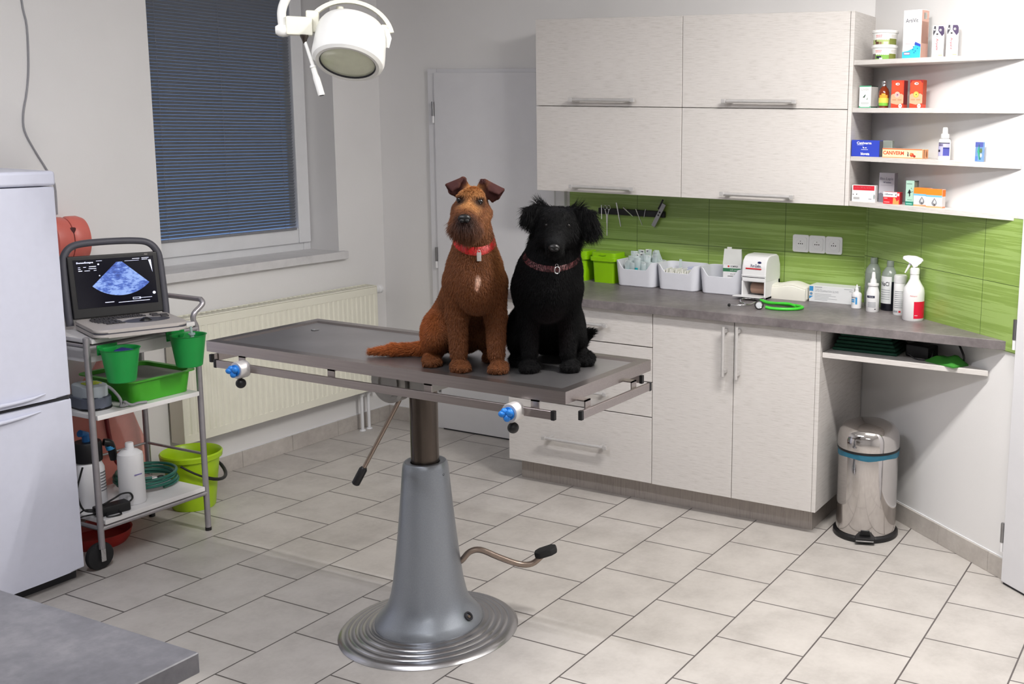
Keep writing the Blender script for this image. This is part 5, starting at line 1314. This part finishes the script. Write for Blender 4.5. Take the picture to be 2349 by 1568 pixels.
def obox(x, y_, lab):
    b = carton(.070, .030, .074, (240, 240, 240)); y = b.yf
    b.quad(-.035, .050, .035, .074, y, pm((238, 132, 36))); b.quad(-.035, .0425, .035, .050, y, pm((116, 182, 218))); b.quad(-.035, 0, .035, .0055, y, pm((240, 160, 116))); b.quad(-.035, .0055, .035, .0065, y, pm((220, 120, 70)))
    b.poly([(.002, .040), (.012, .026), (.014, .018), (.010, .010), (.002, .007), (-.007, .010), (-.011, .018), (-.008, .026)], y - .0002, pm((130, 132, 138))); b.poly([(.002, .034), (.009, .024), (.006, .016), (-.003, .020)], y - .0004, pm((206, 208, 210))); b.disc(.003, .012, .004, y - .0005, pm((90, 84, 84)))
    side(b, -.014, .046, .014, .073, (226, 118, 30)); side(b, -.014, .006, .014, .046, (206, 202, 200)); side(b, -.014, 0, .014, .006, (224, 140, 96))
    b.use(pm((236, 134, 44))).raw([(-.034, -.014, .0744), (.034, -.014, .0744), (.034, .014, .0744), (-.034, .014, .0744)], [(0, 1, 2, 3)])
    put(b, 'drop_box', lab, 'box', x, y_, SZ[3], -12, 'paired orange and white boxes')
obox(-1.150, 4.294, 'orange and white box with a drop, the rear one of the pair'); obox(-1.085, 4.243, 'orange and white box with a drop, the front one of the pair')
# ------------------------------------------------------------------ the dogs: one smooth implicit body each
A3 = lambda *v: np.array(v, float)
def d_ell(P, c, r):
    q = (P - A3(*c)) / A3(*r); k0 = np.sqrt((q * q).sum(-1)) + 1e-9
    q2 = q / A3(*r); k1 = np.sqrt((q2 * q2).sum(-1)) + 1e-9
    return k0 * (k0 - 1) / k1
def d_cap(P, a, b, ra, rb):
    a, b = A3(*a), A3(*b); ab = b - a; t = np.clip(((P - a) @ ab) / (ab @ ab), 0, 1)
    v = P - a - t[..., None] * ab
    return np.sqrt((v * v).sum(-1)) - (ra + (rb - ra) * t)
def d_tri(P, a, b, c, r):
    a, b, c = A3(*a), A3(*b), A3(*c)
    def seg(p, q):
        e = q - p; t = np.clip(((P - p) @ e) / (e @ e), 0, 1); v = P - p - t[..., None] * e; return (v * v).sum(-1)
    n = np.cross(b - a, c - a); n = n / np.linalg.norm(n)
    s = lambda p, q: (P - p) @ np.cross(q - p, n)
    inside = (s(a, b) <= 0) & (s(b, c) <= 0) & (s(c, a) <= 0)
    d = np.sqrt(np.minimum(np.minimum(seg(a, b), seg(b, c)), seg(c, a)))
    return np.where(inside, np.abs((P - a) @ n), d) - r
def prim_d(p, P):
    return {'ell': d_ell, 'cap': d_cap, 'tri': d_tri}[p[0]](P, *p[2:])
def prim_box(p):
    if p[0] == 'ell': c, r = A3(*p[2]), A3(*p[3]); return c - r, c + r
    if p[0] == 'cap': a, b = A3(*p[2]), A3(*p[3]); m = max(p[4], p[5]); return np.minimum(a, b) - m, np.maximum(a, b) + m
    q = np.array(p[2:5], float); return q.min(0) - p[5], q.max(0) + p[5]
def smin(F, d, k):
    h = np.clip(.5 + .5 * (F - d) / k, 0, 1); return F * (1 - h) + d * h - k * h * (1 - h)
def sdf_at(prims, P):
    F = np.full(P.shape[:-1], 1.0)
    for p in prims: F = smin(F, prim_d(p, P), p[1])
    return F
def surface_net(prims, h, zmin=0.0):
    lo = np.min([prim_box(p)[0] for p in prims], 0) - 4 * h; hi = np.max([prim_box(p)[1] for p in prims], 0) + 4 * h
    n = np.ceil((hi - lo) / h).astype(int) + 1
    F = np.full(n, .2)
    ax = [lo[i] + h * np.arange(n[i]) for i in range(3)]
    for p in prims:
        a, b = prim_box(p); m = p[1] + 3 * h
        i0 = np.maximum(0, np.floor((a - m - lo) / h).astype(int)); i1 = np.minimum(n, np.ceil((b + m - lo) / h).astype(int) + 1)
        sl = tuple(slice(i0[i], i1[i]) for i in range(3))
        G = np.stack(np.meshgrid(ax[0][sl[0]], ax[1][sl[1]], ax[2][sl[2]], indexing='ij'), -1)
        F[sl] = smin(F[sl], prim_d(p, G), p[1])
    F = np.maximum(F, (zmin - ax[2])[None, None, :])           # flat underside resting on the table
    S = F < 0
    cs = [S[dx:n[0] - 1 + dx, dy:n[1] - 1 + dy, dz:n[2] - 1 + dz] for dx in (0, 1) for dy in (0, 1) for dz in (0, 1)]
    tot = sum(c.astype(int) for c in cs); act = (tot > 0) & (tot < 8)
    idx = np.full(act.shape, -1); cells = np.argwhere(act); idx[act] = np.arange(len(cells))
    acc = np.zeros((len(cells), 3)); cnt = np.zeros(len(cells))
    cor = [(dx, dy, dz) for dx in (0, 1) for dy in (0, 1) for dz in (0, 1)]
    for i in range(8):
        for j in range(i + 1, 8):
            if sum(abs(cor[i][k] - cor[j][k]) for k in range(3)) != 1: continue
            a = F[tuple((cells + cor[i]).T)]; b = F[tuple((cells + cor[j]).T)]; m = (a < 0) != (b < 0)
            t = np.where(m, a / np.where(np.abs(a - b) < 1e-12, 1, a - b), 0)
            pt = np.array(cor[i]) + t[:, None] * (np.array(cor[j]) - np.array(cor[i]))
            acc[m] += pt[m]; cnt[m] += 1
    Vv = lo + h * (cells + acc / cnt[:, None])
    faces = []
    for axis in range(3):
        e = [0, 0, 0]; e[axis] = 1
        a = S[:n[0] - e[0], :n[1] - e[1], :n[2] - e[2]]; b = S[e[0]:, e[1]:, e[2]:]
        for sgn in (True, False):
            q = np.argwhere((a == sgn) & (b != sgn))
            u, v = [(1, 2), (2, 0), (0, 1)][axis]
            q = q[(q[:, u] > 0) & (q[:, v] > 0)]
            du = np.zeros(3, int); du[u] = 1; dv = np.zeros(3, int); dv[v] = 1
            r = [idx[tuple((q - du - dv).T)], idx[tuple((q - dv).T)], idx[tuple(q.T)], idx[tuple((q - du).T)]]
            if not sgn: r = r[::-1]
            faces.append(np.stack(r, 1))
    faces = np.concatenate(faces); faces = faces[(faces >= 0).all(1)]
    return Vv, faces
def fur_material(name, rough, spec):
    N = Nodes(name); a = N.nt.nodes.new('ShaderNodeAttribute'); a.attribute_name = 'coat'
    N.l(a.outputs['Color'], N.b.inputs['Base Color']); N.b.inputs['Roughness'].default_value = rough; N.b.inputs['Specular IOR Level'].default_value = spec
    return N.mat
def coat_colours(P, base, patches):
    col = np.tile(np.array(C(*base)[:3]), (len(P), 1))
    for (c, r, rgb, w_) in patches:                              # coloured areas of the coat
        q = (P - A3(*c)) / A3(*r); t = np.clip(1.6 - 1.0 * np.sqrt((q * q).sum(-1)), 0, 1)[:, None] * w_
        t = t * t * (3 - 2 * t) if w_ == 1 else t
        col = col * (1 - t) + np.array(C(*rgb)[:3]) * t
    return col
def build_dog(root, prims, base, patches, mbody, mfur, nfur, lens, h=.0042, seed=1, thick=.0005, flat_len=.009, comb=1.0):
    Vv, Fc = surface_net(prims, h, .0006)
    me = bpy.data.meshes.new('body'); me.from_pydata(Vv.tolist(), [], Fc.tolist()); me.update()
    me.polygons.foreach_set('use_smooth', [True] * len(me.polygons))
    col = coat_colours(Vv, base, patches)
    at = me.attributes.new('coat', 'FLOAT_COLOR', 'POINT')
    at.data.foreach_set('color', np.concatenate([col * .62, np.ones((len(col), 1))], 1).astype(np.float32).ravel())
    me.materials.append(mbody)
    body = bpy.data.objects.new('body', me); COL.objects.link(body); body.parent = root
    # coat of short hairs
    rg = np.random.default_rng(seed)
    q = Vv[Fc]; cen = q.mean(1); d1 = q[:, 2] - q[:, 0]; d2 = q[:, 3] - q[:, 1]; nr = np.cross(d1, d2); ar = np.linalg.norm(nr, axis=1) + 1e-12; nr /= ar[:, None]
    eps = 1e-3
    ok = cen[:, 2] > .004; wgt = ar * ok; wgt /= wgt.sum()
    pick = rg.choice(len(Fc), nfur, p=wgt)
    uv = rg.random((nfur, 2)); a, b, c_, d_ = (q[pick, k] for k in range(4))
    u, v = uv[:, :1], uv[:, 1:]
    P = a * (1 - u) * (1 - v) + b * u * (1 - v) + c_ * u * v + d_ * (1 - u) * v
    # smooth normals from the distance field
    E_ = np.eye(3) * 2e-3
    Nn = np.stack([sdf_at(prims, P + E_[k]) - sdf_at(prims, P - E_[k]) for k in range(3)], 1); Nn /= np.linalg.norm(Nn, axis=1)[:, None] + 1e-9
    L = np.full(nfur, flat_len); D = np.tile(A3(0, .12, -1.0), (nfur, 1)); S = np.full(nfur, .38)
    for (c, r, ln, dr, st) in lens:
        qq = (P - A3(*c)) / A3(*r); t = np.clip(1.7 - 1.2 * np.sqrt((qq * qq).sum(-1)), 0, 1)
        L = L * (1 - t) + ln * t; S = S * (1 - t) + st * t
        if dr is not None: D = D * (1 - t[:, None]) + A3(*dr) * t[:, None]
    D = D / (np.linalg.norm(D, axis=1)[:, None] + 1e-9)
    tan = D - Nn * (D * Nn).sum(1)[:, None]; tan /= np.linalg.norm(tan, axis=1)[:, None] + 1e-6
    L = L * (.65 + .6 * rg.random(nfur))
    jit = rg.normal(0, .22, (nfur, 3))
    d0 = Nn * S[:, None] + tan * comb * .8 + jit * .6; d0 /= np.linalg.norm(d0, axis=1)[:, None]
    d1_ = d0 + D * .45 + jit * .35; d1_ /= np.linalg.norm(d1_, axis=1)[:, None]
    p0 = P - Nn * .0008; p1 = p0 + d0 * (L * .5)[:, None]; p2 = p1 + d1_ * (L * .5)[:, None]
    pts = np.stack([p0, p1, p2], 1); pts[..., 2] = np.maximum(pts[..., 2], .0012)
    hc = bpy.data.hair_curves.new('fur'); hc.add_curves([3] * nfur)
    hc.attributes['position'].data.foreach_set('vector', pts.astype(np.float32).ravel())
    rd_ = hc.attributes.get('radius') or hc.attributes.new('radius', 'FLOAT', 'POINT')
    th = thick * (.7 + .6 * rg.random(nfur)); rd_.data.foreach_set('value', np.stack([th, th * .8, th * .15], 1).astype(np.float32).ravel())
    fc = coat_colours(P, base, patches) * (.65 + .75 * rg.random((nfur, 1)))
    ca = hc.attributes.new('coat', 'FLOAT_COLOR', 'POINT')
    ca.data.foreach_set('color', np.repeat(np.concatenate([fc, np.ones((nfur, 1))], 1), 3, axis=0).astype(np.float32).ravel())
    hc.materials.append(mfur)
    fo = bpy.data.objects.new('fur', hc); COL.objects.link(fo); fo.parent = body
    return body
def on_front(prims, x, z, y0=-.25):
    """first surface point met going backwards from in front of the face"""
    ys = np.linspace(y0, .1, 701); P = np.stack([np.full(701, x), ys, np.full(701, z)], 1); d = sdf_at(prims, P); k = np.argmax(d < 0)
    return A3(x, ys[k], z)
def collar(root, prims, c, ax, r, wdt, m, out=.0075, n=56):
    """band that follows the neck: rays from the axis point c in the plane square to ax"""
    ax = A3(*ax) / np.linalg.norm(A3(*ax)); e1 = np.cross(ax, A3(0, 1, 0)); e1 /= np.linalg.norm(e1); e2 = np.cross(ax, e1)
    b = M(m); vs = []; fs = []
    for k in range(n):
        a = 2 * PI * k / n; dr = e1 * math.cos(a) + e2 * math.sin(a)
        for (o_, tt) in ((-wdt, 0), (wdt, 0), (wdt, 1), (-wdt, 1)):
            t = np.linspace(.02, .14, 241); P = A3(*c) + ax * o_ + dr[None, :] * t[:, None]
            d = sdf_at(prims, P); i = np.argmax(d > 0); R_ = t[i] + (out if tt else out - .0035)
            vs.append(tuple(A3(*c) + ax * o_ + dr * R_))
    for k in range(n):
        j = (k + 1) % n
        for q in range(4): fs.append((4 * k + q, 4 * j + q, 4 * j + (q + 1) % 4, 4 * k + (q + 1) % 4))
    b.raw(vs, fs); return b.obj('collar', root, smooth=60)

m_eye = mat('dark_eye', (16, 10, 8), .12, var=0, coat=.3); m_nose = mat('wet_black_nose', (12, 11, 12), .40, spec=.35, var=.2, vscale=300, bump=.15, coat=.0)
m_body_b = fur_material('brown_coat_skin', .8, .15); m_fur_b = fur_material('brown_coat_hair', .55, .3)

def paw(c, ang, s=1.0, k=.007):
    """paw pad with four toes; c is its centre on the table, ang turns it"""
    ca, sa = math.cos(ang), math.sin(ang)
    def w(x, y, z): return (c[0] + s * (x * ca - y * sa), c[1] + s * (x * sa + y * ca), z * s)
    out = [('ell', .012, w(0, .006, .018), (.027 * s, .030 * s, .019 * s))]
    for (x, y) in ((-.0205, -.018), (-.0075, -.028), (.0075, -.028), (.0205, -.018)):
        out.append(('ell', .005, w(x, y, .012), (.0092 * s, .0135 * s, .0125 * s)))
    return out
brown = [
    ('ell', .03, (-.014, .040, .285), (.075, .084, .096)), ('ell', .03, (-.008, -.006, .255), (.054, .052, .080)),
    ('cap', .04, (-.010, .090, .265), (-.052, .205, .135), .084, .090), ('ell', .035, (-.060, .235, .098), (.092, .085, .092)),
    ('cap', .03, (-.010, .048, .325), (-.012, .022, .455), .074, .046),
    # front legs
    ('cap', .025, (-.060, .045, .262), (-.066, .045, .165), .044, .032), ('cap', .014, (-.066, .045, .165), (-.063, .022, .050), .030, .0235),
    ('cap', .025, (.042, .030, .262), (.048, .025, .165), .043, .031), ('cap', .014, (.048, .025, .165), (.048, -.008, .050), .030, .0235),
    *paw((-.060, .006), .12), *paw((.054, -.028), -.15),
    # hind legs folded
    ('ell', .025, (-.136, .168, .085), (.042, .078, .070)), ('cap', .02, (-.130, .100, .082), (-.140, .190, .030), .036, .022), ('cap', .014, (-.142, .180, .018), (-.145, .110, .018), .018, .020), *paw((-.146, .095), .15, .95),
    ('ell', .025, (.030, .205, .085), (.044, .078, .070)), ('cap', .02, (.030, .140, .080), (.034, .215, .030), .034, .022), ('cap', .014, (.034, .205, .018), (.036, .150, .018), .018, .020), *paw((.036, .138), -.1, .95),
    # tail
    ('cap', .02, (-.120, .240, .036), (-.190, .240, .024), .026, .020), ('cap', .01, (-.190, .240, .024), (-.270, .250, .021), .0195, .0175), ('cap', .01, (-.270, .250, .021), (-.338, .255, .016), .0170, .008),
    # head
    ('ell', .02, (-.014, .008, .510), (.045, .058, .047)), ('ell', .018, (-.019, -.030, .532), (.038, .028, .020)),
    ('cap', .018, (-.022, -.030, .492), (-.036, -.102, .470), .038, .0285), ('ell', .016, (-.033, -.088, .444), (.040, .040, .028)), ('ell', .016, (-.031, -.060, .428), (.036, .036, .024)),
    ('cap', .015, (.012, -.004, .478), (-.006, -.050, .450), .030, .026), ('cap', .015, (-.046, -.004, .485), (-.052, -.050, .452), .028, .024),
    ('ell', .006, (-.048, -.046, .531), (.012, .010, .006)), ('ell', .006, (.006, -.046, .527), (.013, .010, .006)),
    # ears: standing part and folded flap
    ('tri', .006, (-.024, .006, .556), (-.036, .000, .581), (-.056, .004, .528), .0045), ('tri', .004, (-.036, .000, .581), (-.086, .000, .561), (-.056, .004, .528), .0042), ('tri', .004, (-.086, .000, .561), (-.078, -.002, .537), (-.056, .004, .528), .004),
    ('tri', .003, (-.040, -.004, .583), (-.088, -.004, .562), (-.070, -.019, .545), .0035), ('tri', .003, (-.040, -.004, .583), (-.070, -.019, .545), (-.052, -.016, .556), .0035),
    ('tri', .006, (.004, .006, .555), (.014, .000, .576), (.044, .006, .515), .0045), ('tri', .004, (.014, .000, .576), (.076, .000, .548), (.044, .006, .515), .0042), ('tri', .004, (.076, .000, .548), (.061, -.001, .522), (.044, .006, .515), .004),
    ('tri', .003, (.022, -.004, .578), (.077, -.004, .549), (.060, -.020, .536), .0035), ('tri', .003, (.022, -.004, .578), (.060, -.020, .536), (.034, -.019, .546), .0035),
]
bp = [((-.014, -.02, .545), (.042, .05, .028), (176, 122, 72), .9), ((-.022, -.06, .500), (.026, .035, .020), (190, 136, 84), .95), ((.026, -.03, .455), (.020, .05, .04), (142, 92, 54), .7),
      ((-.036, -.125, .462), (.032, .030, .022), (44, 27, 24), .95), ((-.033, -.095, .438), (.042, .036, .018), (66, 40, 30), .8), ((-.030, -.06, .418), (.030, .04, .016), (120, 84, 58), .6),
      ((-.050, -.055, .520), (.017, .022, .013), (40, 24, 18), .97), ((.008, -.055, .516), (.019, .022, .013), (40, 24, 18), .97),
      ((-.066, .0, .556), (.030, .035, .030), (70, 38, 36), 1), ((-.040, .0, .575), (.012, .02, .012), (70, 38, 36), 1), ((.052, .0, .545), (.034, .04, .034), (70, 38, 36), 1), ((.016, .0, .574), (.012, .02, .010), (70, 38, 36), 1),
      ((-.16, .18, .10), (.05, .10, .07), (166, 90, 42), .8), ((-.25, .25, .02), (.11, .04, .04), (182, 100, 48), .8), ((.060, .03, .33), (.03, .06, .06), (166, 106, 56), .5),
      ((-.002, -.065, .285), (.007, .03, .013), (216, 178, 156), 1), ((-.006, -.06, .268), (.005, .03, .010), (206, 160, 136), .9)]
bl_ = [((-.032, -.085, .432), (.048, .045, .032), .031, (0, -.35, -1), .5), ((-.074, -.07, .445), (.02, .04, .025), .026, (-.5, -.2, -1), .5), ((-.022, -.05, .505), (.03, .04, .025), .008, (-.1, -.6, -.4), .5), ((-.019, -.03, .545), (.04, .03, .018), .012, (0, -.8, .4), .5),
       ((-.064, .0, .556), (.038, .04, .036), .0015, (-.3, 0, -1), .1), ((.052, .0, .545), (.04, .04, .04), .0015, (.3, 0, -1), .1), ((-.0495, -.05, .5205), (.014, .02, .012), .002, (-.6, -.3, .3), .2), ((.0065, -.05, .5165), (.014, .02, .012), .002, (.6, -.3, .3), .2), ((-.25, .25, .02), (.12, .04, .04), .016, (-1, .1, -.05), .35),
       ((-.06, .03, .10), (.04, .05, .08), .011, None, .45), ((.052, .02, .10), (.04, .05, .08), .011, None, .45), ((-.16, .18, .09), (.06, .1, .08), .013, (-.2, .3, -1), .5)]
ZD = TT - .006 + .0004
bd = thing('brown_dog', 'brown wire-haired dog with folded ears and red collar, sitting on the table', 'dog', (-2.033, 2.574, ZD), math.radians(38.3))
build_dog(bd, brown, (108, 63, 33), bp, m_body_b, m_fur_b, 95000, bl_, seed=3, thick=.00042, flat_len=.0095)
e = M(m_eye)
for (x, z) in ((-.0495, .5205), (.0065, .5165)):
    p = on_front(brown, x, z); M(m_eye).ball((p[0], p[1] + .0030, p[2]), (.0100, .0076, .0088), 16).obj('eye', bd)
e.bm.free()
p = on_front(brown, -.0365, .474)
nb = M(m_nose).ball((p[0], p[1] + .004, p[2]), (.0185, .012, .0125), 20); nb.ball((p[0] - .007, p[1] - .003, p[2] - .006), (.007, .007, .006), 12); nb.ball((p[0] + .007, p[1] - .003, p[2] - .006), (.007, .007, .006), 12); nb.obj('nose', bd)
m_collar = mat('red_collar_web', (172, 16, 20), .55, var=.12, vscale=60)
cl = collar(bd, brown, (-.010, .032, .398), (.05, -.50, 1), .07, .0095, m_collar, .0014)
p = on_front(brown, .002, .362)
b = M(m_alu).box(p[0] - .0065, p[0] + .0065, p[1] - .0145, p[1] - .012, p[2] - .022, p[2] + .004, .0012); b.torus((0, 0, 0), .004, .0009, 14, 6, T=TR(p[0], p[1] - .013, p[2] + .007) @ RX(PI / 2)); b.obj('name_tag', bd)

black = [
    ('ell', .03, (-.007, .040, .270), (.094, .090, .105)), ('ell', .03, (-.006, -.004, .235), (.062, .055, .085)),
    ('cap', .04, (-.010, .090, .245), (.000, .215, .130), .098, .096), ('ell', .035, (.002, .235, .100), (.102, .085, .098)),
    ('cap', .03, (.008, .048, .320), (.022, .022, .430), .090, .060),
    ('cap', .025, (-.064, .035, .245), (-.064, .040, .150), .046, .032), ('cap', .014, (-.064, .040, .150), (-.062, .014, .050), .030, .0235),
    ('cap', .025, (.052, .030, .245), (.056, .035, .150), .046, .032), ('cap', .014, (.056, .035, .150), (.054, .008, .050), .030, .0235),
    *paw((-.064, -.004), .1), *paw((.060, -.006), -.12),
    ('ell', .025, (-.085, .145, .092), (.047, .085, .078)), ('cap', .02, (-.085, .080, .090), (-.095, .180, .030), .036, .022), ('cap', .014, (-.096, .170, .018), (-.096, .095, .018), .018, .020), *paw((-.096, .080), .1, .95),
    ('ell', .025, (.070, .160, .088), (.042, .080, .072)), ('cap', .02, (.076, .100, .085), (.088, .185, .030), .034, .022), ('cap', .014, (.092, .175, .020), (.108, .095, .020), .020, .022), *paw((.111, .078), -.35, 1.0),
    ('cap', .02, (.045, .262, .036), (.098, .270, .032), .026, .021), ('cap', .012, (.098, .270, .032), (.118, .262, .060), .019, .016), ('cap', .01, (.118, .262, .060), (.140, .250, .071), .015, .008),
    ('ell', .02, (.026, .004, .452), (.056, .060, .048)), ('ell', .018, (.024, -.034, .464), (.040, .028, .020)),
    ('cap', .018, (.022, -.040, .434), (.014, -.104, .396), .038, .026), ('ell', .016, (.016, -.078, .374), (.026, .040, .020)),
    ('cap', .015, (.056, -.002, .428), (.036, -.050, .404), .030, .024), ('cap', .015, (-.006, -.002, .428), (.000, -.050, .404), .030, .024),
    ('tri', .008, (.004, .010, .492), (-.040, .004, .500), (-.024, .002, .412), .0085), ('tri', .006, (-.040, .004, .500), (-.068, -.002, .486), (-.026, .002, .414), .008), ('tri', .006, (-.068, -.002, .486), (-.075, -.006, .450), (-.034, -.002, .440), .0070),
    ('tri', .008, (.050, .010, .490), (.100, .004, .492), (.084, .002, .402), .0085), ('tri', .006, (.100, .004, .492), (.130, -.002, .476), (.086, .002, .402), .008), ('tri', .006, (.130, -.002, .476), (.142, -.006, .424), (.088, .0, .402), .0070),
]
kp = [((.015, -.10, .41), (.022, .05, .018), (16, 17, 19), .7), ((.0, -.03, .13), (.05, .08, .06), (30, 22, 24), .6), ((.026, -.01, .50), (.04, .05, .012), (20, 20, 24), .6)]
kl = [((-.050, .0, .450), (.05, .05, .06), .030, (-.30, -.1, -1), .4), ((.112, .0, .440), (.055, .05, .06), .032, (.30, -.1, -1), .4), ((.085, .0, .405), (.03, .05, .03), .024, (.5, 0, -.8), .6), ((-.030, .0, .415), (.03, .05, .03), .022, (-.5, 0, -.8), .6), ((-.012, .004, .510), (.022, .03, .016), .036, (-.45, 0, 1.0), .8), ((.074, .004, .508), (.022, .03, .016), .034, (.3, 0, 1.0), .8),
      ((-.075, -.005, .450), (.02, .03, .02), .020, (-.3, 0, -1), .3), ((-.10, .15, .11), (.06, .1, .06), .022, (-.6, .2, -.5), .6), ((-.08, .12, .02), (.06, .1, .03), .018, (-.4, 0, -1), .5), ((.12, .26, .055), (.04, .04, .04), .016, (.8, 0, .5), .4),
      ((.018, -.09, .40), (.035, .06, .035), .005, (0, -.5, -.6), .2), ((.026, -.02, .46), (.06, .05, .04), .008, (0, -.4, -.6), .3)]
m_body_k = fur_material('black_coat_skin', .8, .1); m_fur_k = fur_material('black_coat_hair', .6, .12)
kd = thing('black_dog', 'black long-eared dog sitting beside the brown dog on the table', 'dog', (-1.852, 2.680, ZD), math.radians(34.6))
build_dog(kd, black, (4, 4, 5), kp, m_body_k, m_fur_k, 80000, kl, seed=9, thick=.0004, flat_len=.010)
for (x, z) in ((-.006, .449), (.054, .448)):
    p = on_front(black, x, z); M(mat('brown_black_eye', (12, 9, 8), .35, spec=.2, var=0)).ball((p[0], p[1] + .0045, p[2]), (.0080, .0062, .0070), 16).obj('eye', kd)
p = on_front(black, .0135, .392)
nb = M(m_nose).ball((p[0], p[1] + .004, p[2]), (.0165, .012, .0115), 20); nb.ball((p[0] - .006, p[1] - .003, p[2] - .005), (.006, .006, .005), 12); nb.ball((p[0] + .006, p[1] - .003, p[2] - .005), (.006, .006, .005), 12); nb.obj('nose', kd)
collar(kd, black, (.012, .040, .356), (.05, -.42, 1), .08, .007, mat('dark_red_collar', (74, 12, 16), .6, var=.15, vscale=60), .0003)
p = on_front(black, .020, .322)
b = M(m_chrome).torus((0, 0, 0), .0105, .0016, 22, 8, T=TR(p[0] + .002, p[1] - .016, p[2] - .004) @ RZ(.4) @ RX(PI / 2), sx=.75); b.torus((0, 0, 0), .004, .0009, 14, 6, T=TR(p[0] + .001, p[1] - .015, p[2] + .010) @ RX(PI / 2)); b.obj('name_tag', kd)
# ------------------------------------------------------------------ lights, world, camera
def ceiling_light(x, y, lab, col, power, rot=0.0):
    t = thing('ceiling_light', lab, 'ceiling light', (x, y, H - .0005), rot, 'fluorescent ceiling lights')
    M(m_white).box(-.62, .62, -.09, .09, -.035, 0, .004).obj('housing', t)
    for yy in (-.045, .045):
        M(m_white).tube([(-.59, yy, -.055), (.59, yy, -.055)], .013, 12).obj('tube', t)
        for s_ in (-1, 1): M(m_white).box(s_ * .60 - .012, s_ * .60 + .012, yy - .014, yy + .014, -.07, -.034, .002).obj('lamp_holder', t)
        l = bpy.data.lights.new('tube_light', 'AREA'); l.shape = 'RECTANGLE'; l.size = 1.18; l.size_y = .03; l.energy = power * .36; l.color = C(*col)[:3]
        o = bpy.data.objects.new('tube_light', l); COL.objects.link(o); o.parent = t; o.location = (0, yy, -.070)
    for xx in (-.33, .33):                      # the light the tubes throw sideways and up
        l = bpy.data.lights.new('tube_glow', 'POINT'); l.shadow_soft_size = .045; l.energy = power * .16; l.color = C(*col)[:3]
        o = bpy.data.objects.new('tube_glow', l); COL.objects.link(o); o.parent = t; o.location = (xx, 0, -.125)
ceiling_light(-0.75, 3.05, 'twin tube fluorescent light on the ceiling near the shelves', (255, 251, 246), 84)
ceiling_light(-2.2, 1.6, 'twin tube fluorescent light on the ceiling above the desk', (246, 246, 252), 37)
ceiling_light(-0.3, 0.2, 'twin tube fluorescent light on the ceiling behind the camera', (252, 250, 248), 15)

wd = bpy.data.worlds.new('dusk'); bpy.context.scene.world = wd; wd.use_nodes = True
wd.node_tree.nodes['Background'].inputs[0].default_value = C(95, 132, 185)
wd.node_tree.nodes['Background'].inputs[1].default_value = 1.7

f, ppx, ppy = 2471.68, 1174.5 + 508.875, 784 - 100.44
Rm = [[0.90610574, 0.42261698, 0.01916463], [0.0841538, -0.13566279, -0.98717463], [-0.41459683, 0.89609737, -0.15848965]]
cam = bpy.data.cameras.new('camera'); co = bpy.data.objects.new('camera', cam); COL.objects.link(co)
cam.sensor_fit = 'HORIZONTAL'; cam.sensor_width = 36.0; cam.lens = f / 2349 * 36
cam.shift_x = -(ppx - 1174.5) / 2349; cam.shift_y = (ppy - 784) / 2349
cam.clip_start = 0.05
xa, ya, za = Vector(Rm[0]), -Vector(Rm[1]), -Vector(Rm[2])
co.matrix_world = Matrix(((xa[0], ya[0], za[0], 0), (xa[1], ya[1], za[1], 0), (xa[2], ya[2], za[2], 1.71), (0, 0, 0, 1)))
sc = bpy.context.scene
sc.camera = co
sc.view_settings.view_transform = 'Standard'; sc.view_settings.look = 'None'
sc.view_settings.exposure = 0.0; sc.view_settings.gamma = 1.0; sc.view_settings.use_curve_mapping = False
sc.cycles.max_bounces = 7; sc.cycles.diffuse_bounces = 4; sc.cycles.glossy_bounces = 4; sc.cycles.transmission_bounces = 6; sc.cycles.transparent_max_bounces = 16
sc.cycles.sample_clamp_indirect = 6.0
sc.cycles.use_denoising = True
sc.cycles.caustics_reflective = False; sc.cycles.caustics_refractive = False
